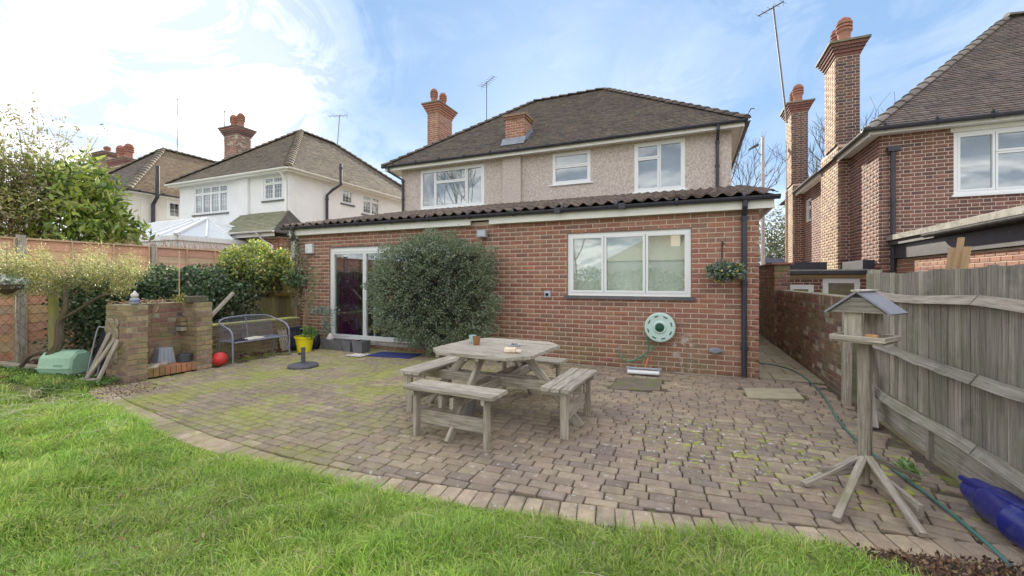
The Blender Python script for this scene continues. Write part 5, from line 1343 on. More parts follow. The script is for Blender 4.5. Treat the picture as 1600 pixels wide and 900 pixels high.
b = MB(); b.box(-7.43, -7.28, 3.43, 4.06, 0, .11); b.build('hearth', M['slab_dark'], bq)
bb.finish(300)
# broken render on the near pier
b = MB()
for i in range(26):
    x = random.uniform(-7.56, -7.28); z = random.uniform(.30, .80); s_ = random.uniform(.04, .10); b.lathe((x, 3.19, z), [(s_, -.0), (s_ * .8, .012), (s_ * .3, .018)], 7, (.36, .30, .22), axis='Y')
kind(b.build('render_patch', mat('old_render', (1, 1, 1), (.7, .7, .65), ns=15, bump=.8, bs=50), bq), 'stuff')

lw = thing('low_garden_wall', 'low brick garden wall with a bright mossy top behind the metal bench', 'wall', (-7.6, 5.2, 0))
b = MB(); b.box(-7.72, -7.50, 4.30, 6.30, -.05, .60); c_ = b.build('wall_core', M['mortar_old'], lw); bb = Bricks()
bb.wall(faceE(-7.50), 4.30, 6.30, 0, .60, c_, pal=[(.24, .15, .11), (.20, .13, .10), (.28, .17, .12)], m='brick_old', jit=.004); bb.finish(300)
b = MB(); b.box(-7.74, -7.485, 4.30, 6.30, .603, .625); b.build('moss_top', mat('bright_moss', (.46, .42, .14), (.34, .32, .12), ns=20, bump=.8, bs=60), lw)

# things in and on the barbecue
t = thing('storage_tub', 'grey plastic tub upturned inside the brick barbecue', 'tub', (-7.45, 3.78, .12))
b = MB(); b.add([(-7.42, 3.64, .135), (-7.24, 3.64, .135), (-7.24, 3.88, .135), (-7.42, 3.88, .135), (-7.40, 3.68, .37), (-7.27, 3.68, .37), (-7.27, 3.85, .37), (-7.40, 3.85, .37)], MB.HEX); b.build('tub_body', M['midgrey'], t)
b = MB()
for i in range(4): b.beam((-7.235, 3.67 + i * .055, .15), (-7.265, 3.695 + i * .048, .35), .012, .012, up=(0, 1, 0))
b.build('tub_rib', M['midgrey'], t)
t = thing('plant_pot', 'short dark plastic plant pot beside the grey tub in the barbecue', 'pot', (-7.3, 3.98, .12))
b = MB(); b.lathe((-7.20, 3.975, .135), [(.075, 0), (.088, .10), (.095, .10), (.095, .125), (.085, .125), (.08, .06)], 20); b.build('pot_body', M['dkgrey'], t, smooth=False)
t = thing('stone_rubble', 'broken stone pieces lying on the hearth of the brick barbecue', 'rubble', (-7.3, 3.5, .12))
for i in range(4):
    b = MB(); c = Vector((-7.16 - .03 * i, 3.48 + i * .07, .15)); s_ = .05
    b.add([c + Vector((a * s_ * random.uniform(.7, 1.3), e * s_ * random.uniform(.7, 1.3), g * .02)) for a, e, g in ((-1, -1, -1), (1, -1, -1), (1, 1, -1), (-1, 1, -1), (-1, -1, 1), (1, -1, 1), (1, 1, 1), (-1, 1, 1))], MB.HEX, (.9, .85, .75)); b.build('stone', M['cloth'], t)
t = thing('garden_ornament', 'small blue grey owl ornament on top of the near barbecue pier', 'ornament', (-7.15, 3.31, 1.05))
c = (-7.15, 3.32, 1.05); b = MB(); b.lathe(c, [(.035, 0), (.055, .012), (.06, .05), (.05, .085), (.035, .10)], 16); b.build('body', M['midgrey'], t, smooth=True)
b = MB(); b.lathe((c[0], c[1], c[2] + .10), [(.03, 0), (.045, .02), (.042, .05), (.02, .07), (.004, .095)], 16); b.build('head', M['cloth'], t, smooth=True)
b = MB(); b.lathe((c[0], c[1], c[2] + .048), [(.061, 0), (.061, .012)], 16); b.build('band', M['matblue'], t)
t = thing('terracotta_trough', 'square clay planter with thin cane on the farther barbecue pier', 'planter', (-7.3, 4.15, 1.05))
b = MB(); b.add([(-7.30, 4.00, 1.047), (-7.12, 4.00, 1.047), (-7.12, 4.22, 1.047), (-7.30, 4.22, 1.047), (-7.34, 3.97, 1.14), (-7.08, 3.97, 1.14), (-7.08, 4.26, 1.14), (-7.34, 4.26, 1.14)], MB.HEX); b.build('planter_body', M['stone'], t)
b = MB(); b.tube([(-7.25, 3.93, 1.05), (-7.25, 3.93, 1.85)], .007, 5); b.build('cane', M['fresh'], t)
o = leaves('foliage', blob_points(150, (-7.25, 3.93, 1.10), (.09, .08, .08), .6, seed=9), .035, [(.45, .42, .12), (.35, .38, .10)], t)
t = thing('dead_twigs', 'bundle of pale dry stems hanging into the barbecue mouth', 'twigs', (-7.5, 3.7, 1.05))
b = MB()
for i in range(9): b.tube(bez([(-7.50 + random.uniform(0, .1), 3.35 + random.uniform(0, .5), 1.06), (-7.38, 3.62 + i * .012, 1.09), (-7.30 - i * .008, 3.62 + .01 * i, .95), (-7.32, 3.50 + .012 * i, .62 + .03 * i)], 4), .004, 4)
b.build('stem', M['twig'], t)
t = branch_lit = thing('dry_vine', 'dry pale vine stems lying over the barbecue top', 'twigs', (-7.7, 3.8, 1.05))
b = MB()
for i in range(22):
    y = random.uniform(3.2, 4.2); x = random.uniform(-7.6, -7.1) if y < 3.4 else random.uniform(-7.6, -7.45)
    b.tube([(x, y, 1.05), (x + random.uniform(-.1, .1), y + random.uniform(-.15, .15), 1.05 + random.uniform(.01, .09)), (x + random.uniform(-.2, .1), y + random.uniform(-.2, .2), 1.055)], .004, 4)
b.build('stem', M['twig'], t)

# folded chairs, timber, mint box, baulk, posts by the bed
t = thing('folding_chair', 'folded black garden chair with grey tube frame leaning on the barbecue', 'chair', (-8.1, 3.4, 0))
O = Vector((-8.02, 3.28, 0)); ux = Vector((.92, .39, 0)); ln = Vector((.05, .16, 1)).normalized()
for k, dx in ((0, -.16), (1, .04)):
    b = MB(); o_ = O + ux * dx + Vector((.03 * k, -.05 * k, 0))
    w_ = .13; h_ = .70 - .08 * k
    b.tube(bez([o_, o_ + ln * (h_ - .06), o_ + ln * h_ + ux * .05, o_ + ux * (w_) + ln * (h_ - .02), o_ + ux * (w_ + .04) + ln * (h_ - .1), o_ + ux * w_ * .7 + ln * .03], 5), .012, 8); b.build('tube_frame', M['galv'], t)
b = MB(); c = O + ux * -.02 + Vector((.02, .05, 0)); b.add([c - ux * .2 + ln * .04, c + ux * .22 + ln * .04, c + ux * .30 + ln * .60, c - ux * .14 + ln * .66] + [q + Vector((-.02, .05, 0)) for q in (c - ux * .2 + ln * .04, c + ux * .22 + ln * .04, c + ux * .30 + ln * .60, c - ux * .14 + ln * .66)], MB.HEX); b.build('fabric_seat', M['black'], t)
t = thing('leaning_timbers', 'rotting timber frame leaning against the near barbecue pier', 'timber', (-7.6, 3.1, 0))
for p, q, w_ in (((-7.62, 3.00, .03), (-7.42, 3.17, .66), .055), ((-7.54, 2.95, .03), (-7.28, 3.16, .58), .05), ((-7.30, 2.98, .03), (-7.18, 3.15, .58), .05), ((-7.70, 2.95, .03), (-7.30, 2.98, .045), .08)):
    b = MB(); b.beam(p, q, w_, .045, ch=.01); b.build('beam', M['oldwood'], t)
t = thing('plastic_storage_box', 'mint green plastic box lying on the weeds beside the tree trunk', 'storage box', (-8.5, 3.15, 0))
b = MB(); ux = Vector((.92, .39, 0)); uy = Vector((-.39, .92, 0)); c = Vector((-8.46, 3.10, 0))
prof = [(-.16, .03), (-.18, .12), (-.15, .27), (-.08, .345), (.08, .345), (.16, .26), (.17, .06), (.12, .01), (-.12, .01)]
vs = []
for s_, k in ((-.245, .84), (-.225, 1), (.225, 1), (.245, .84)):
    vs += [c + ux * s_ + uy * a * k + Vector((0, 0, .175 + (z - .175) * k)) for a, z in prof]
n_ = len(prof); b.add(vs, [tuple(range(n_ - 1, -1, -1)), tuple(range(3 * n_, 4 * n_))] + [(j * n_ + i, j * n_ + (i + 1) % n_, (j + 1) * n_ + (i + 1) % n_, (j + 1) * n_ + i) for j in range(3) for i in range(n_)]); b.build('box_body', M['mint'], t)
b = MB()
for i in range(4): p = c + uy * -.172 + Vector((0, 0, .10 + i * .022)); b.beam(p + ux * .0, p + ux * .13, .006, .008, up=(0, 0, 1))
b.build('grille', M['dkgreen'], t)
b = MB(); p = c + uy * -.183 + Vector((0, 0, .13)); b.beam(p - ux * .24, p + ux * .24, .012, .02); b.beam(c + Vector((0, 0, .352)) - ux * .22, c + Vector((0, 0, .352)) + ux * .22, .12, .015); b.build('lid_rim', M['mint'], t)
t = thing('timber_baulk', 'long grey timber edging lying along the back of the bed', 'timber', (-9.4, 3.0, 0))
b = MB(); b.beam((-10.9, 2.78, .07), (-8.75, 3.10, .04), .10, .10, ch=.012); b.build('beam', M['oldwood'], t)
t = thing('mossy_log', 'flat mossy log end at the edge of the rough grass', 'log', (-9.3, 2.45, 0))
b = MB(); b.beam((-10.2, 2.30, .03), (-8.75, 2.62, .02), .22, .07, ch=.03); b.build('log', mat('moss_log', (.26, .30, .05), (.14, .11, .07), ns=7, bump=.8, bs=40), t)
t = thing('old_fence_post', 'green stained timber post standing behind the small tree trunk', 'post', (-8.95, 3.15, 0))
b = MB(); b.beam((-8.98, 3.15, -.05), (-8.98, 3.15, 1.25), .17, .06, up=(0, 1, 0)); b.build('post', M['greenwood'], t)
t = thing('prop_stake', 'leaning grey stake crossing behind the low wall', 'stake', (-8.1, 4.9, 0))
b = MB(); b.beam((-8.05, 4.5, .35), (-8.15, 5.35, 1.15), .07, .04); b.build('stake', M['oldwood'], t)
b = None
t = thing('hanging_basket', 'white flowered hanging basket at the very edge before the orange fence', 'hanging basket', (-8.6, 2.55, 1.3))
leaves('foliage', blob_points(500, (-7.92, 2.36, 1.35), (.15, .15, .085), .8, seed=4), .038, [(.34, .42, .32), (.20, .28, .17), (.62, .62, .56), (.62, .62, .56)], t, aspect=.8)
b = MB(); b.lathe((-7.92, 2.36, 1.21), [(.02, 0), (.12, .07), (.15, .13)], 14); b.build('basket_bowl', M['soil'], t); b = MB(); b.tube([(-7.92, 2.36, 1.35), (-7.92, 2.36, 1.85)], .003, 4); b.build('hanger', M['pvc'], t)

# ================================================================== BENCH, POTS AND SMALL THINGS BY THE DOOR
t = thing('metal_bench', 'grey blue steel mesh garden bench with curved back before the low wall', 'bench', (-7.15, 5.1, 0))
y0, y1, xf, xb = 4.56, 5.62, -6.96, -7.34; zs = .35
b = MB(); b.tube([(xf, y0 + .03, zs), (xf, y1 - .03, zs)], .012, 8); b.tube([(xb, y0 + .03, zs), (xb, y1 - .03, zs)], .012, 8)
b.build('seat_frame', M['metalgrey'], t)
b = MB()
b.tube(bez([(xf, y0, 0), (xf, y0, .30), (xf - .01, y0, .47), (xf - .06, y0, .55), (xf - .16, y0 - .01, .60), (xb + .0, y0 + .02, .67), (xb - .06, y0 + .14, .73), (xb - .08, y0 + .4, .75), (xb - .08, (y0 + y1) / 2, .755), (xb - .08, y1 - .4, .75), (xb - .06, y1 - .14, .73), (xb, y1 - .02, .67), (xf - .16, y1 + .01, .60), (xf - .06, y1, .55), (xf - .01, y1, .47), (xf, y1, .30), (xf, y1, 0)], 6), .014, 8); b.build('back_frame', M['metalgrey'], t)
for yy in (y0 + .02, y1 - .02):
    b = MB(); b.tube([(xb + .02, yy, zs), (xb - .06, yy, 0)], .012, 8); b.build('leg', M['metalgrey'], t)
for yy in ((y0 + y1) / 2,):
    b = MB(); b.tube([(xf, yy, zs - .01), (xb, yy, zs - .01), (xb - .08, yy, .75)], .010, 6); b.build('brace', M['metalgrey'], t)
b = MB(); n_ = 56
for i in range(n_ + 1):
    y = y0 + .03 + (y1 - y0 - .06) * i / n_
    b.tube([(xf, y, zs + .004), (xb, y, zs + .004)], .003, 3, cap=False); b.tube([(xb, y, zs + .004), (xb - .08, y, .75 - .08 * max(0, abs(2 * i / n_ - 1) - .75) * 4)], .0022, 3, cap=False)
for i in range(13):
    x = xf + (xb - xf) * i / 12; b.tube([(x, y0 + .03, zs + .004), (x, y1 - .03, zs + .004)], .002, 3, cap=False)
for i in range(14):
    z = zs + .37 * i / 13; x = xb - .08 * i / 13; b.tube([(x, y0 + .03, z), (x, y1 - .03, z)], .002, 3, cap=False)
kind(b.build('steel_mesh', M['mesh'], t), 'stuff')
for nm, lb, c, s_, m_ in (('crumpled_cloth', 'white crumpled cloth lying on the metal bench seat', (-7.10, 5.02, .38), (.10, .16, .025), 'cloth'), ('gardening_gloves', 'dark gardening gloves lying on the metal bench seat', (-7.08, 4.76, .38), (.07, .10, .025), 'black')):
    b = MB(); vs = []; nn_ = 9
    for j in range(nn_):
        for i in range(nn_):
            u, v = i / (nn_ - 1) * 2 - 1, j / (nn_ - 1) * 2 - 1; r_ = max(abs(u), abs(v)); vs.append((c[0] + u * s_[0], c[1] + v * s_[1], c[2] + s_[2] * (1 - r_ ** 3) * (1 + .8 * math.sin(u * 7 + v * 3) * math.cos(v * 8)) - .015))
    b.add(vs, [(j * nn_ + i, j * nn_ + i + 1, (j + 1) * nn_ + i + 1, (j + 1) * nn_ + i) for j in range(nn_ - 1) for i in range(nn_ - 1)]); o = b.build(nm, M[m_]); tag(o, lb, 'cloth' if m_ == 'cloth' else 'gloves')
t = thing('ball', 'red plastic ball on the patio beside the bench leg', 'ball', (-7.04, 4.42, 0))
b = MB(); r_ = .112; b.lathe((-7.04, 4.40, r_), [(r_ * math.sin(PI * k / 14), -r_ * math.cos(PI * k / 14)) for k in range(1, 14)], 24); b.build('ball_skin', M['red'], t, smooth=True)
b = MB(); b.tube([Vector((-7.04, 4.40, r_)) + Vector((math.cos(a) * .111, math.sin(a) * .111 * .7, math.sin(a) * .111 * .7)) for a in [2 * PI * k / 30 for k in range(31)]], .003, 4); b.build('seam', M['pot'], t)
t = thing('parasol_base', 'round dark parasol base with short tube standing on the patio', 'parasol base', (-5.73, 4.88, 0))
b = MB(); b.lathe((-5.73, 4.88, .002), [(.225, 0), (.23, .02), (.21, .045), (.12, .065), (.045, .07)], 30); b.build('base_plate', M['dkgrey'], t)
b = MB(); b.lathe((-5.73, 4.88, .07), [(.042, 0), (.042, .02), (.032, .025), (.032, .22), (.036, .22), (.036, .24), (.026, .24), (.026, .1)], 16); b.build('tube', M['dkgrey'], t)
b = MB(); b.lathe((-5.73, 4.845, .22), [(.008, 0), (.008, .03), (.018, .03), (.018, .045)], 10, axis='Y'); b.build('knob', M['black'], t)
t = thing('yellow_plant_pot', 'bright yellow plastic plant pot with tall bare stems by the wall corner', 'plant pot', (-6.92, 5.92, 0))
c = (-6.95, 5.95, 0); b = MB(); b.lathe(c, [(.125, 0), (.165, .26), (.18, .26), (.185, .30), (.17, .30), (.165, .25)], 28); b.build('pot_body', M['yellow'], t)
b = MB(); b.lathe((c[0], c[1], .245), [(.165, 0), (.16, .012)], 20); b.build('soil', M['soil'], t)
tips = branches(t, (c[0], c[1], .25), 9, (.45, .25), 1.5, .010, seed=3, sub=2, lean=(-.05, .3, 0))
leaves('foliage', along(tips, 9, .03), .05, [(.16, .26, .12), (.22, .34, .12), (.30, .33, .12)], t)
leaves('foliage', blob_points(260, (c[0] + .12, c[1], .36), (.18, .12, .12), .6, seed=11), .07, [(.14, .30, .05), (.20, .36, .08)], t, up=.6, aspect=.25)
t = thing('climbing_plant', 'pale green leggy climber up the grey drainpipe at the extension corner', 'climber', (-8.0, 6.7, 0))
tips = branches(t, (-8.05, 6.68, .0), 10, (.35, .10), 2.3, .008, seed=12, sub=3, wob=.1)
leaves('foliage', along(tips, 14, .06), .05, [(.34, .42, .33), (.24, .34, .22), (.16, .26, .10)], t)
leaves('foliage', blob_points(600, (-8.0, 6.62, 1.42), (.32, .18, .22), .6, seed=21), .06, [(.08, .15, .05), (.13, .21, .08), (.22, .30, .16)], t)
leaves('foliage', blob_points(250, (-7.1, 6.50, .75), (.42, .12, .10), .6, seed=27), .05, [(.30, .40, .34), (.22, .32, .24)], t)
leaves('foliage', blob_points(200, (-6.95, 6.50, .45), (.12, .12, .28), .6, seed=28), .05, [(.33, .42, .37), (.22, .32, .24)], t)
def squarepot(label, x0, x1, y0, y1, h, grp=None, taper=.02):
    t = thing('planter', label, 'planter', ((x0 + x1) / 2, (y0 + y1) / 2, 0))
    b = MB(); q = taper; w_ = .018
    o0 = [(x0 + q, y0 + q, 0), (x1 - q, y0 + q, 0), (x1 - q, y1 - q, 0), (x0 + q, y1 - q, 0)]; o1 = [(x0, y0, h), (x1, y0, h), (x1, y1, h), (x0, y1, h)]; i1 = [(x0 + w_, y0 + w_, h), (x1 - w_, y0 + w_, h), (x1 - w_, y1 - w_, h), (x0 + w_, y1 - w_, h)]; i0 = [(a, c, h - .04) for a, c, _ in i1]
    b.add(o0 + o1 + i1 + i0, [(3, 2, 1, 0), (0, 1, 5, 4), (1, 2, 6, 5), (2, 3, 7, 6), (3, 0, 4, 7), (4, 5, 9, 8), (5, 6, 10, 9), (6, 7, 11, 10), (7, 4, 8, 11), (8, 9, 13, 12), (9, 10, 14, 13), (10, 11, 15, 14), (11, 8, 12, 15)]); b.build('planter_body', M['trough'], t)
    b = MB(); b.box(x0 + w_, x1 - w_, y0 + w_, y1 - w_, h - .045, h - .038); b.build('soil', M['soil'], t); return t
squarepot('long grey trough beside the yellow pot with a stone on it', -6.90, -6.33, 6.28, 6.50, .20)
squarepot('square grey planter between the long trough and another square planter', -6.28, -6.06, 6.22, 6.44, .21)
squarepot('square grey planter nearest the blue doormat', -6.02, -5.76, 6.22, 6.46, .22)
t = thing('white_stone', 'pale pointed stone sitting on the long grey trough', 'stone', (-6.7, 6.35, .2))
b = MB(); b.lathe((-6.72, 6.37, .19), [(.07, 0), (.075, .03), (.05, .08), (.015, .13)], 9); b.build('stone', M['cloth'], t)
t = thing('refuse_bag', 'black plastic sack standing between the bench and the yellow pot', 'bag', (-7.35, 6.15, 0))
b = MB(); b.lathe((-7.38, 6.12, 0), [(.12, 0), (.17, .08), (.165, .25), (.14, .36), (.15, .44), (.12, .43)], 12); b.build('sack', M['black'], t)
b = MB(); b.lathe((-7.10, 6.30, 0), [(.10, 0), (.13, .08), (.12, .25), (.06, .36)], 12); b.build('sack', M['black'], t)
t = thing('roofing_laths', 'short pale timber laths standing against the end of the low wall', 'laths', (-7.45, 5.95, 0))
for i in range(5):
    b = MB(); b.beam((-7.38, 5.80 + i * .04, 0), (-7.47, 5.78 + i * .04, .42 - .03 * (i % 2)), .03, .015); b.build('lath', M['oldwood'], t)
t = thing('doormat', 'blue rectangular doormat lying on the patio before the step', 'doormat', (-5.05, 6.25, 0))
b = MB(); b.prism([(-5.46, 6.02), (-4.58, 6.10), (-4.62, 6.52), (-5.48, 6.44)], .006, .018); b.build('mat', M['matblue'], t)
t = thing('crumpled_rag', 'crumpled white rag dropped beside the blue doormat', 'rag', (-5.62, 6.02, 0))
b = MB(); vs = []; nn_ = 10
for j in range(nn_):
    for i in range(nn_):
        u, v = i / (nn_ - 1) * 2 - 1, j / (nn_ - 1) * 2 - 1; vs.append((-5.64 + u * .17, 5.98 + v * .13, .012 + .05 * abs(math.sin(u * 4 + v * 2) * math.cos(v * 5 - u)) * (1 - .8 * max(abs(u), abs(v)))))
b.add(vs, [(j * nn_ + i, j * nn_ + i + 1, (j + 1) * nn_ + i + 1, (j + 1) * nn_ + i) for j in range(nn_ - 1) for i in range(nn_ - 1)]); b.build('rag', M['cloth'], t)

# ================================================================== PICNIC TABLE
t = thing('picnic_table', 'square weathered wooden picnic table with four attached benches on the patio', 'picnic table', (-1.86, 3.97, 0))
C0 = Vector((-1.86, 3.97, 0)); ROT = R(-3)
def L(x, y, z): return C0 + Vector((x * math.cos(ROT) - y * math.sin(ROT), x * math.sin(ROT) + y * math.cos(ROT), z))
def wood(p, q, w, h, nm, up=(0, 0, 1), tint=1.0, ch=.006, m='oldwood'):
    b = MB(); b.beam(p, q, w, h, up=up, tint=(tint,) * 3, ch=ch); return b.build(nm, M[m], t)
hs, cc, zt_ = .552, .184, .70
for i in range(6):
    wv = 2 * hs / 6; y = -hs + wv * (i + .5); k = max(0, abs(y) + wv / 2 - (hs - cc)); k0 = max(0, abs(y) - wv / 2 - (hs - cc))
    # clipped corner plank: a trapezium
    b = MB(); yo, yi = (y - wv / 2 + .005, y + wv / 2 - .005)
    e_lo = hs - max(0, abs(yo) - (hs - cc)); e_hi = hs - max(0, abs(yi) - (hs - cc)); th_ = .030; tw = random.uniform(.98, 1.25)
    ps = [(-e_lo, yo), (e_lo, yo), (e_hi, yi), (-e_hi, yi)]
    b.add([L(x, yy, zt_ - th_ + random.uniform(-.001, .001)) for x, yy in ps] + [L(x, yy, zt_ + random.uniform(-.001, .001)) for x, yy in ps], MB.HEX, (tw,) * 3, [(x + i * 3, yy, 0) for x, yy in ps] + [(x + i * 3, yy, .03) for x, yy in ps]); b.build('table_plank', M['oldwood'], t)
for s_ in (-1, 1):
    wood(L(s_ * .40, -.50, .652), L(s_ * .40, .50, .652), .04, .035, 'batten'); wood(L(0 + s_ * .06, -.52, .651), L(s_ * .06, .52, .651), .035, .034, 'batten')
    # long cross beams in pairs, one direction over the other
    wood(L(-.93, s_ * .055, .36), L(.93, s_ * .055, .36), .034, .095, 'cross_beam', ch=.004)
    wood(L(s_ * .058, -.93, .352), L(s_ * .058, .93, .352), .034, .095, 'cross_beam', ch=.004)
for a in range(4):
    an = a * PI / 2; ca, sa = math.cos(an), math.sin(an)
    def Q(x, y, z): return L(x * ca - y * sa, x * sa + y * ca, z)     # bench on local -Y
    for i, yy in enumerate((-.705, -.80, -.895)):
        wood(Q(-.455, yy, .437), Q(.455, yy, .437), .083, .034, 'seat_plank', tint=random.uniform(.85, 1.15))
    for s_ in (-1, 1):
        wood(Q(s_ * .36, -.86, -.002), Q(s_ * .36, -.86, .418), .072, .036, 'leg', up=(math.cos(an + ROT), math.sin(an + ROT), 0))
        b = MB(); q0 = Q(s_ * .36, -.882, .17); q1 = Q(s_ * .36, -.890, .17); b.tube([q0, q1], .011, 8); b.build('bolt', M['black'], t)
        wood(Q(s_ * .36, -.93, .40), Q(s_ * .36, -.66, .40), .034, .055, 'seat_bearer')
    wood(Q(-.34, -.825, .17), Q(.34, -.825, .17), .03, .12, 'foot_rail')
    wood(Q(0, -.30, .665), Q(0, -.90, .0), .085, .036, 'diagonal_leg', up=(math.cos(an + ROT), math.sin(an + ROT), 0) if False else Vector(Q(1, 0, 0)) - Vector(Q(0, 0, 0)))
# things on the table
t2 = thing('tealight_mug', 'pale green candle pot on the back corner of the picnic table', 'candle pot', (-2.0, 4.2, zt_))
b = MB(); b.lathe(L(-.36, .10, zt_ + .001), [(.036, 0), (.042, .01), (.042, .085), (.036, .085), (.035, .02)], 20); b.build('pot_body', M['mug'], t2)
t2 = thing('candle_jar', 'brown glass candle jar beside the pale green candle pot', 'candle jar', (-1.95, 4.1, zt_))
b = MB(); b.lathe(L(-.24, -.02, zt_ + .001), [(.032, 0), (.036, .03), (.044, .09), (.040, .09), (.032, .02)], 20); b.build('jar_body', M['amber'], t2)
b = MB(); b.lathe(L(-.24, -.02, zt_ + .05), [(.034, 0), (.030, .01)], 14); b.build('wax', M['stone'], t2)
t2 = thing('stone_ornament', 'small rough carved stone lying towards the front of the picnic table', 'stone', (-1.5, 3.6, zt_))
b = MB(); p = L(.30, -.30, zt_ + .028); b.beam(p - Vector((.055, .0, 0)), p + Vector((.055, .01, 0)), .055, .05, ch=.012, tint=(1.1, .85, .7)); b.build('stone', M['brick_old'], t2)
b = MB(); b.beam(p + Vector((.057, .01, -.008)), p + Vector((.10, .02, -.01)), .04, .03, ch=.01, tint=(1.6, 1.4, 1.2)); b.build('shell', M['cloth'], t2)
t2 = thing('ashtray', 'little glass dish with pebbles in the middle of the picnic table', 'dish', (-1.7, 4.0, zt_))
p = L(.16, .08, zt_ + .001); b = MB(); b.lathe(p, [(.05, 0), (.062, .022), (.056, .022), (.045, .008)], 14); b.build('dish', M['curtain'], t2)
for i in range(5):
    b = MB(); b.lathe((p.x + random.uniform(-.03, .03), p.y + random.uniform(-.03, .03), p.z + .012), [(.012, 0), (.016, .008), (.008, .018)], 7); b.build('pebble', M['stone'], t2)
t2 = thing('watering_tub', 'small ribbed grey pot under the picnic table', 'pot', (-2.2, 3.95, 0))
b = MB(); b.lathe(L(-.30, -.15, 0), [(.10, 0), (.13, .18), (.14, .18), (.14, .21), (.12, .21)], 16); b.build('pot_body', M['galv'], t2)

# ================================================================== BIRD TABLE
t = thing('bird_table', 'wooden bird feeding table with small grey felt roof on a post', 'bird table', (1.06, 3.53, 0))
c = Vector((1.085, 3.55, 0)); an = R(-35); bu = Vector((math.cos(an), math.sin(an), 0)); bv = Vector((-math.sin(an), math.cos(an), 0))
def Bt(u, v, z): return c + bu * u + bv * v + Vector((0, 0, z))
def wd(p, q, w, h, nm, up=(0, 0, 1), m='oldwood', ch=.004, tint=1.0):
    b = MB(); b.beam(p, q, w, h, up=up, ch=ch, tint=(tint,) * 3); return b.build(nm, M[m], t)
wd(Bt(0, 0, .02), Bt(0, 0, .985), .068, .068, 'post', up=bv, ch=.012, tint=.8)
wd(Bt(-.135, 0, .985), Bt(.135, 0, .985), .27, .02, 'tray_board')
for s_ in (-1, 1):
    wd(Bt(-.15, s_ * .135, 1.005), Bt(.15, s_ * .135, 1.005), .022, .035, 'tray_edge', tint=1.2); wd(Bt(s_ * .14, -.125, 1.005), Bt(s_ * .14, .125, 1.005), .022, .035, 'tray_edge', tint=1.2)
wd(Bt(-.035, -.09, .995), Bt(-.035, -.09, 1.19), .10, .022, 'roof_post', up=bv); wd(Bt(.02, .085, .995), Bt(.02, .085, 1.19), .10, .022, 'roof_post', up=bv)
for v_ in (-.118, .118):
    b = MB(); g = [(-.15, 1.175), (.15, 1.175), (.03, 1.275), (-.03, 1.275)]; p = [Bt(u, v_ - .009, z) for u, z in g] + [Bt(u, v_ + .009, z) for u, z in g]
    b.add(p, MB.HEX, (.85, .85, .85), [(u * 1.2, z, v_) for u, z in g] * 2); b.build('gable_board', M['greywood'], t)
for s_ in (-1, 1):
    b = MB(); a_, e_ = Bt(s_ * .0, 0, 1.308), Bt(s_ * .175, 0, 1.168); d_ = (e_ - a_).normalized(); n_ = Vector((0, 0, 1)) - d_ * d_.z; n_.normalize()
    b.add([a_ - bv * .145, e_ - bv * .145, e_ + bv * .145, a_ + bv * .145, a_ - bv * .145 + n_ * .012, e_ - bv * .145 + n_ * .012, e_ + bv * .145 + n_ * .012, a_ + bv * .145 + n_ * .012], MB.HEX); b.build('roof_felt', M['felt'], t)
wd(Bt(0, -.148, 1.322), Bt(0, .148, 1.322), .06, .012, 'ridge_strip', m='greywood', tint=1.5)
for d_, r_ in (((-.32, -.62), .20), ((.06, -.62), .21), ((-.39, -.20), .19), ((.36, .22), .19)):
    q = Vector((c.x + d_[0], c.y + d_[1], .025)); dd = Vector((d_[0], d_[1], 0)).normalized(); wd(Vector((c.x, c.y, r_)) + dd * .045, q, .044, .026, 'brace', tint=.95)
wd(Vector((c.x + .03, c.y - .03, .10)), Vector((c.x + .13, c.y - .42, .06)), .03, .085, 'tie'); wd(Vector((c.x - .03, c.y - .03, .12)), Vector((c.x - .28, c.y - .13, .10)), .03, .06, 'tie')
t2 = thing('bird_food', 'pale block of bird food lying in the bird table tray', 'bird food', (1.12, 3.5, 1.0))
b = MB(); p = Bt(.05, -.05, 1.015); b.beam(p - bu * .03, p + bu * .035, .03, .035, ch=.006, tint=(1.2, 1.0, .8)); b.build('food_block', M['fresh'], t2)

# ================================================================== HOSE, GAS BOTTLE
t = thing('garden_hose', 'long teal garden hose trailing over the paving past the bird table', 'hose', (1.4, 5, 0))
b = MB(); b.tube(bez([(.92, 8.4, .012), (1.06, 8.05, .012), (1.30, 7.9, .012), (1.45, 7.5, .012), (1.49, 6.8, .012), (1.44, 5.92, .014), (1.34, 5.1, .014), (1.31, 4.45, .016), (1.35, 3.92, .016), (1.40, 3.43, .018), (1.425, 2.95, .014), (1.44, 2.5, -.03), (1.42, 1.6, -.02)], 8), .009, 8); b.build('hose_run', M['hosegrey'], t)
t = thing('gas_cylinder', 'dark blue gas cylinder lying on its side by the fence', 'gas cylinder', (1.6, 3.3, 0))
ax0, ax1 = Vector((1.60, 3.36, .11)), Vector((1.615, 2.62, .11)); axd = (ax1 - ax0).normalized(); mw = Matrix.Translation(ax0) @ axd.to_track_quat('Z', 'Y').to_matrix().to_4x4()
b = MB(); r_ = .105; Lc_ = .74
b.lathe((0, 0, 0), [(.035, -.02), (.05, 0), (.075, .015), (.095, .05), (r_, .10), (r_, .28), (r_ + .003, .285), (r_ + .003, .295), (r_, .30), (r_, Lc_ - .1), (.09, Lc_ - .05), (.06, Lc_), (.02, Lc_ + .01)], 32); b.build('cylinder_body', M['blue'], t, smooth=True, mw=mw)
b = MB(); b.tube([(0, 0, -.02), (0, 0, -.07)], .02, 10); b.lathe((0, 0, -.10), [(.028, 0), (.028, .03)], 10); b.tube([(0, 0, -.06), (.05, 0, -.06)], .012, 8); b.build('valve', M['pot'], t, mw=mw)
b = MB(); vs = []
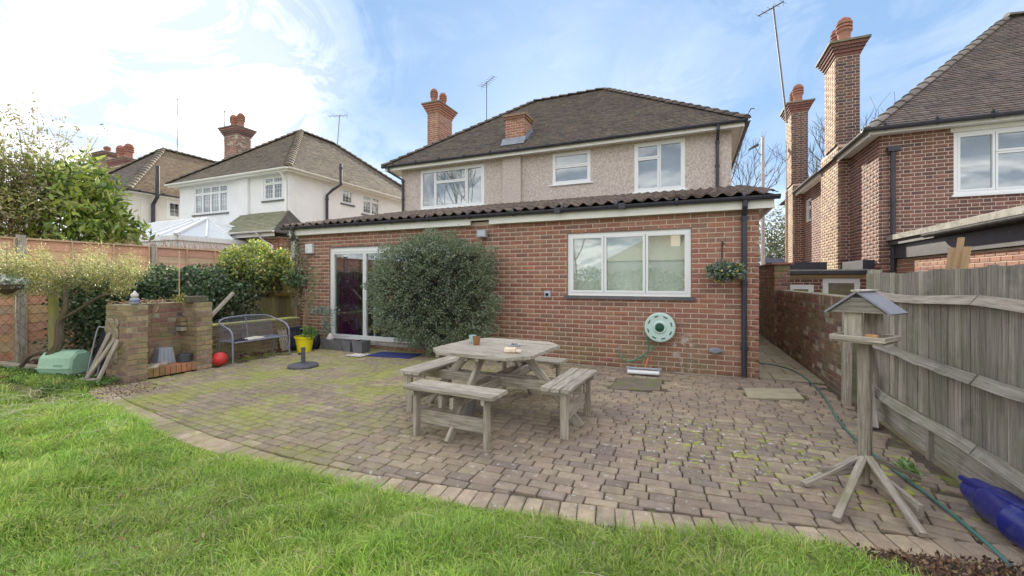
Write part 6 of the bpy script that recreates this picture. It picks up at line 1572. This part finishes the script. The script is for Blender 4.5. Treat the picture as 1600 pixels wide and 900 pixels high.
for z_, rr_ in ((-.11, .07), (.03, .085)):
    for q in (.0, .006):
        for k in range(13):
            a_ = PI * (-.15) + PI * 1.3 * k / 12; vs.append(((rr_ - q) * math.cos(a_), (rr_ - q) * math.sin(a_), z_))
w_ = 13; fs_ = []
for k in range(12): fs_ += [(k, k + 1, 2 * w_ + k + 1, 2 * w_ + k), (w_ + k + 1, w_ + k, 3 * w_ + k, 3 * w_ + k + 1), (k + 1, k, w_ + k, w_ + k + 1)]
b.add(vs, fs_); b.build('collar', M['blue'], t, mw=mw)
b = MB(); b.beam((-.06, .06, -.12), (-.03, .100, .36), .022, .03, up=(0, 1, 0), ch=.006); b.build('ridge', M['blue'], t, mw=mw)

# ================================================================== PLANTS
def bush(name, label, cat, loc): return thing(name, label, cat, loc)
t = bush('wall_shrub', 'large dense rounded dark green shrub against the brick wall', 'shrub', (-4.5, 6.4, 0))
def super_pts(n, c, r, p=3.0, seed=0.0, lo=.82):
    d = RNG.normal(size=(n, 3)); d /= (np.abs(d) ** p).sum(1, keepdims=True) ** (1 / p)
    k = 1 + .07 * np.sin(d[:, 0] * 5 + seed) * np.cos(d[:, 2] * 5.5) + .075 * np.sin(d[:, 0] * 11 + d[:, 2] * 9) * np.sin(d[:, 2] * 13) + .06 * np.sin(d[:, 0] * 23 - d[:, 2] * 19 + seed)
    return np.array(c) + d * (RNG.uniform(lo, 1.0, n) ** .6 * k)[:, None] * np.array(r), d
P, D = super_pts(52000, (-4.34, 6.42, 1.19), (1.34, .46, 1.03), 2.4, 1.0, .72)
k = (P[:, 1] < 6.83) & (P[:, 1] > 5); q = np.sin(P[:, 0] * 9) * np.sin(P[:, 2] * 8 + P[:, 0] * 3) + .5 * np.sin(P[:, 0] * 21) * np.sin(P[:, 2] * 19); k &= (q > -.70) | (RNG.uniform(0, 1, len(P)) < .15)
leaves('foliage', P[k], .034, [(.22, .29, .18), (.30, .37, .24), (.12, .18, .10), (.42, .47, .34), (.25, .31, .13)], t, aspect=.45, up=.15, dirs=D[k] * .8)
leaves('dead_leaves', P[k][RNG.uniform(0, 1, k.sum()) < .03] + np.array([0, -.01, 0]), .036, [(.30, .20, .12), (.38, .28, .18), (.42, .42, .30)], t)
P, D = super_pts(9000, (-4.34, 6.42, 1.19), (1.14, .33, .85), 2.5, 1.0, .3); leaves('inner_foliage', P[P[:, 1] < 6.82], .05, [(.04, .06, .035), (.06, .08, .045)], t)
tips = branches(t, (-4.45, 6.62, 0), 10, (1.2, .25), 2.0, .018, seed=5, sub=3, m='bark')
tp = []
b = MB()
for i in range(26):
    x = random.uniform(-5.6, -3.2); z = 1.19 + 1.02 * (1 - (abs(x + 4.5) / 1.45) ** 2.5) ** .4 if abs(x + 4.5) < 1.4 else 1.9
    p = Vector((x, 6.42 + random.uniform(-.15, .2), z - .1)); e = p + Vector((random.uniform(-.35, .2), random.uniform(-.1, .1), random.uniform(.12, .36))); b.tube([p, (p + e) / 2 + Vector((.02, 0, .02)), e], [.003, .0025, .001], 4); tp.append((p, e))
b.build('shoot', M['twig'], t); leaves('shoot_leaves', along(tp, 14, .012), .028, [(.22, .28, .13), (.30, .32, .16)], t)

t = bush('ivy_hedge', 'dark ivy hedge growing behind the brick barbecue and low wall', 'hedge', (-8.9, 5, 0))
Ps = [blob_points(7000, (-9.0, 4.0, 1.02), (.55, .75, .52), .8, .22, seed=1), blob_points(7500, (-8.9, 4.9, 1.05), (.6, .75, .60), .8, .2, seed=2), blob_points(6000, (-8.85, 5.6, .95), (.55, .6, .7), .8, .2, seed=3), blob_points(4200, (-9.6, 4.0, .75), (.40, .62, .8), .7, .3, seed=4)]
P = np.concatenate(Ps); P = P[(P[:, 0] > -10.35) & (P[:, 2] > .02)]
leaves('foliage', P, .062, [(.07, .13, .055), (.11, .19, .07), (.045, .085, .04), (.20, .28, .11), (.24, .28, .18)], t, m='leaf_gloss', aspect=.75)
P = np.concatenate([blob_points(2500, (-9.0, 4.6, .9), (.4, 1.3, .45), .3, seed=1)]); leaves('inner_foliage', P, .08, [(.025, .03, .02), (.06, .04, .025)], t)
branches(t, (-8.4, 5.5, 0), 12, (.6, .8), 1.2, .012, seed=8, sub=3, m='bark')
t = bush('ivy_mound', 'rounded yellow green ivy mound rising beside the extension corner', 'ivy', (-8.9, 6.4, 0))
P = np.concatenate([blob_points(8000, (-9.0, 6.35, 1.62), (.72, .62, .62), .85, .18, seed=5), blob_points(1600, (-8.65, 6.7, 1.75), (.32, .3, .28), .8, .2, seed=7), blob_points(2500, (-8.95, 5.9, 1.45), (.4, .45, .4), .8, .2, seed=8)])
sunlit = P[:, 2] + RNG.normal(0, .28, len(P)) > 1.45  # sunlit top and shaded base of the mound painted in as leaf colours
leaves('foliage', P[sunlit], .062, [(.48, .52, .10), (.60, .58, .18), (.32, .42, .08), (.20, .30, .08)], t, m='leaf_gloss', aspect=.75); leaves('shade_tinted_foliage', P[~sunlit], .062, [(.08, .14, .05), (.05, .09, .035), (.22, .26, .08), (.22, .14, .10)], t, m='leaf_gloss', aspect=.75)

t = bush('small_tree', 'small spreading tree with feathery yellow green crown beside the mint box', 'tree', (-8.5, 2.9, 0))
b = MB(); b.tube(bez([(-8.68, 2.95, -.05), (-8.62, 2.97, .25), (-8.48, 3.03, .45), (-8.50, 3.05, .75), (-8.42, 3.08, 1.0), (-8.50, 3.1, 1.35)], 5), [.09, .085, .08, .075, .07, .065, .06, .058, .056, .055, .054, .052, .05, .05, .048, .046, .044, .042, .04, .038, .036, .034, .032, .03, .03, .028][:26], 10); b.build('trunk', M['bark'], t)
b = MB(); b.tube(bez([(-8.45, 3.05, .82), (-8.2, 3.12, .95), (-7.95, 3.2, 1.1), (-7.7, 3.25, 1.2)], 4), .022, 7); b.build('limb', M['bark'], t); b = MB(); b.tube(bez([(-8.5, 3.1, 1.1), (-8.9, 3.0, 1.3), (-9.4, 2.9, 1.5)], 4), .02, 7); b.build('limb', M['bark'], t); b = MB(); b.tube(bez([(-8.62, 2.97, .35), (-8.95, 2.9, .28), (-9.1, 2.85, .12)], 4), .03, 7); b.build('limb', M['bark'], t)
tp = []; b = MB()
for i in range(230):
    a_ = random.uniform(0, 2 * PI); r_ = random.uniform(.1, 1) ** .6; p = Vector((-8.55 + math.cos(a_) * r_ * 1.05, 3.08 + math.sin(a_) * r_ * .7, 1.42 + random.uniform(-.22, .18) - .08 * r_))
    e = p + Vector((math.cos(a_) * .22 + random.uniform(-.1, .1), math.sin(a_) * .2 + random.uniform(-.1, .1), random.uniform(.10, .42))); b.tube([p, (p + e) / 2 + Vector((0, 0, -.02)), e], [.004, .003, .001], 4); tp.append((p, e))
b.build('twig', M['twig'], t)
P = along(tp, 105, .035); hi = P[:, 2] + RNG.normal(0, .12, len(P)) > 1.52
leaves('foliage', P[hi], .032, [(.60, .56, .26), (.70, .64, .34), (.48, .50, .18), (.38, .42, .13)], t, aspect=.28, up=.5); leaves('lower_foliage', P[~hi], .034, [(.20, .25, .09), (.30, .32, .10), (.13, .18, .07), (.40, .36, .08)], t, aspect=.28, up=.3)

t = bush('laurel_shrub', 'bright green large leaved laurel standing beyond the orange fence', 'shrub', (-12.2, 5, 0))
P = np.concatenate([blob_points(2600, (-12.3, 4.55, 2.7), (.9, 1.0, 1.05), .7, .25, seed=2), blob_points(700, (-12.2, 4.7, 3.4), (.5, .7, .75), .7, .3, seed=5), blob_points(600, (-12.2, 5.3, 2.5), (.5, .55, .5), .7, .3, seed=6)])
leaves('foliage', P, .19, [(.44, .58, .09), (.54, .64, .12), (.26, .40, .06), (.62, .64, .22), (.14, .22, .05)], t, m='leaf_gloss', aspect=.38, up=.5)
branches(t, (-12.3, 4.5, 0), 12, (.8, 1.0), 3.6, .03, seed=18, sub=3, m='bark')
t = bush('olive_shrub', 'straggly brown green shrub with tall sprouting tips beside the laurel', 'shrub', (-12.2, 3.3, 0))
P = np.concatenate([blob_points(9500, (-12.2, 3.0, 2.85), (.9, 1.5, 1.1), .6, .25, seed=12, gap=.3), blob_points(3000, (-12.3, 2.6, 3.3), (.7, 1.2, .7), .6, .3, seed=13, gap=.25)])
leaves('foliage', P, .085, [(.46, .42, .15), (.54, .46, .20), (.32, .33, .10), (.56, .44, .30), (.44, .52, .12)], t, aspect=.4, up=.4)
tips = branches(t, (-12.2, 3.3, .5), 34, (.9, 1.9), 3.9, .016, seed=14, sub=4, wob=.2)
leaves('sprig_leaves', along(tips, 40, .06), .08, [(.44, .46, .15), (.36, .40, .13), (.50, .42, .28)], t, aspect=.4, up=.4)
t = bush('dry_brush', 'pinkish dry twiggy climber along the top of the orange fence', 'climber', (-10.8, 6, 2))
b = MB()
for i in range(420):
    y = random.uniform(5.5, 7.6) if i % 3 else random.uniform(4.6, 7.6); p = Vector((-11.2 + random.uniform(-.25, .3), y, 1.95 + random.uniform(0, .1))); e = p + Vector((random.uniform(-.15, .15), random.uniform(-.22, .22), random.uniform(.1, .42))); b.tube([p, (p + e) / 2 + Vector((random.uniform(-.04, .04), random.uniform(-.04, .04), .02)), e], [.004, .003, .0012], 3, cap=False, tint=(1.5, 1.25, 1.25))
kind(b.build('twigs', M['twig'], t), 'stuff')
t = bush('paving_weed', 'small green rosette weed growing between the pavers by the fence', 'weed', (1.28, 4.0, 0))
leaves('leaf_rosette', blob_points(40, (1.46, 3.93, .02), (.05, .05, .02), .4), .07, [(.26, .42, .14)], t, up=.25, aspect=.4)

# ================================================================== BEYOND THE SIDE PATH
sheet('road', [-200, 200], [30, 38], lambda X, Y: X * 0 - .08, M['asphalt'])
t = thing('street_lamp', 'tall grey street lamp column seen beside the tall brick chimneys', 'street lamp', (2.74, 20, 0))
b = MB(); b.tube([(2.74, 20, -.1), (2.74, 20, 2.2), (2.74, 20, 7.3)], [.085, .075, .06], 10); b.build('column', M['galv'], t)
b = MB(); b.tube([(2.72, 20, 6.55), (2.60, 20, 6.65), (2.42, 20.0, 7.0)][::1], .02, 6); b.build('arm', M['galv'], t)
b = MB(); b.add([(2.20, 19.92, 6.82), (2.60, 19.92, 6.98), (2.60, 20.08, 6.98), (2.20, 20.08, 6.82), (2.26, 19.95, 6.90), (2.56, 19.95, 7.08), (2.56, 20.05, 7.08), (2.26, 20.05, 6.90)], MB.HEX); b.build('lantern', M['pvcgrey'], t)
t = thing('parked_van', 'blue grey van parked beyond the end of the side path', 'van', (4.6, 30, 0))
b = MB(); pr = [(1.4, .3), (6.2, .3), (6.4, 1.2), (5.6, 1.5), (5.0, 2.7), (1.5, 2.75)]
b.add([(x, 29, z) for x, z in pr] + [(x, 31, z) for x, z in pr], [tuple(range(5, -1, -1)), tuple(range(6, 12))] + [(i, (i + 1) % 6, 6 + (i + 1) % 6, 6 + i) for i in range(6)]); b.build('body', M['van'], t)
for x in (2.2, 5.4):
    b = MB(); b.lathe((x, 29.05, .36), [(.36, 0), (.36, .12), (.2, .14)], 18, axis='Y'); b.build('wheel', M['black'], t)
b = MB(); b.box(2.0, 4.8, 28.97, 28.995, 1.7, 2.3); b.build('window', M['lead'], t); b = MB(); b.box(3.3, 3.9, 28.95, 28.965, 2.42, 2.5); b.box(3.82, 3.9, 28.95, 28.965, 2.0, 2.418); b.build('livery_mark', M['white'], t)
def bare_tree(label, x, y, h, seed, sprd=2.4, lean=0):
    t = thing('bare_tree', label, 'tree', (x, y, 0), 'bare winter trees beyond the houses'); rr = random.Random(seed); b = MB()
    def grow(p, d, L_, r, lv):
        q = p + d * L_; m_ = (p + q) / 2 + Vector([rr.uniform(-.06, .06) * L_ for _ in range(3)]); b2 = b if lv > 0 else tb
        b2.tube([p, m_, q], [r, r * .85, r * .7], 6 if lv < 2 else 4, cap=False)
        if lv >= 5: return
        for i in range(3 if lv < 4 else 2):
            nd = (d + Vector([rr.uniform(-.75, .75), rr.uniform(-.75, .75), rr.uniform(-.15, .55)])).normalized(); grow(q, nd, L_ * rr.uniform(.6, .82), r * .62, lv + 1)
    tb = MB(); grow(Vector((x, y, -.1)), Vector((lean, 0, 1)).normalized(), h * .32, h * .010, 0)
    tb.build('trunk', M['bark'], t); b.build('crown', M['bark'], t)
bare_tree('bare winter tree between the house eaves and the street lamp', 2.6, 34, 12, 3); bare_tree('bare winter tree behind the farther tall brick chimney', 9.0, 42, 15, 5); bare_tree('bare winter tree rising behind the nearer tall brick chimney', 8.6, 30, 11, 9)
t = thing('evergreen_tree', 'grey green bushy tree beyond the van at the path end', 'tree', (7.5, 48, 0))
P = np.concatenate([blob_points(5000, (8.0, 48, 4.4), (3.6, 2.5, 4.2), .6, .3, seed=3, gap=.3), blob_points(2500, (11.5, 50, 4.0), (3, 2.5, 3.6), .6, .3, seed=9, gap=.3)])
leaves('crown', P, .30, [(.16, .19, .10), (.22, .24, .14), (.12, .14, .08), (.28, .26, .18)], t)
b = MB(); b.tube([(8, 48, -.1), (8, 48, 4)], [.3, .15], 8); b.build('trunk', M['bark'], t)
t = thing('garden_hedge', 'clipped dark hedge along the far side of the road', 'hedge', (6, 40, 0))
P = np.stack([RNG.uniform(-3, 14, 5000), RNG.uniform(40, 41, 5000), RNG.uniform(0, 2.2, 5000)], 1); leaves('foliage', P, .22, [(.09, .12, .06), (.14, .17, .09)], t)

# ================================================================== BEHIND THE CAMERA (what the window glass mirrors)
t = thing('garden_hedge', 'long dark hedge closing the far end of the lawn', 'hedge', (-6, -24, 0))
P = np.stack([RNG.uniform(-26, 16, 14000), RNG.uniform(-25, -23.6, 14000), RNG.uniform(0, 2.3, 14000)], 1); P[:, 2] += .25 * np.sin(P[:, 0] * 1.3); leaves('foliage', P, .26, [(.09, .13, .06), (.15, .19, .09), (.20, .22, .12)], t)
sheet('far_lawn', [-26, 16], [-24, -5.9], lambda X, Y: X * 0 - .03, mat('mown_grass', (.20, .28, .07), (.26, .30, .10), ns=3, bump=.5, rnd=0))
h = thing('distant_house', 'house with grey hip roof and brick chimney mirrored in the kitchen window', 'house', (-1, -38, 0))
b = MB(); b.box(-9, 7, -44, -35.4, -.1, 3.6); b.build('wall', M['trough'], h)
r_ = hip_body(-9.4, 7.4, -44.4, -35, 3.6, -4.2, 2.2, -39.7, -39.7, 6.9, h, M['stone'])
bx_ = Bricks(); chimney(h, -2.1, -1.1, -38.2, -37.4, 4.5, 7.0, bx_, BR_RED, [(-1.8, -37.8), (-1.35, -37.8)], faces='')
bare_tree('tall bare tree far behind the lawn', -21, -15, 15, 21); bare_tree('slim bare tree far behind the lawn', -9, -21, 10, 23)
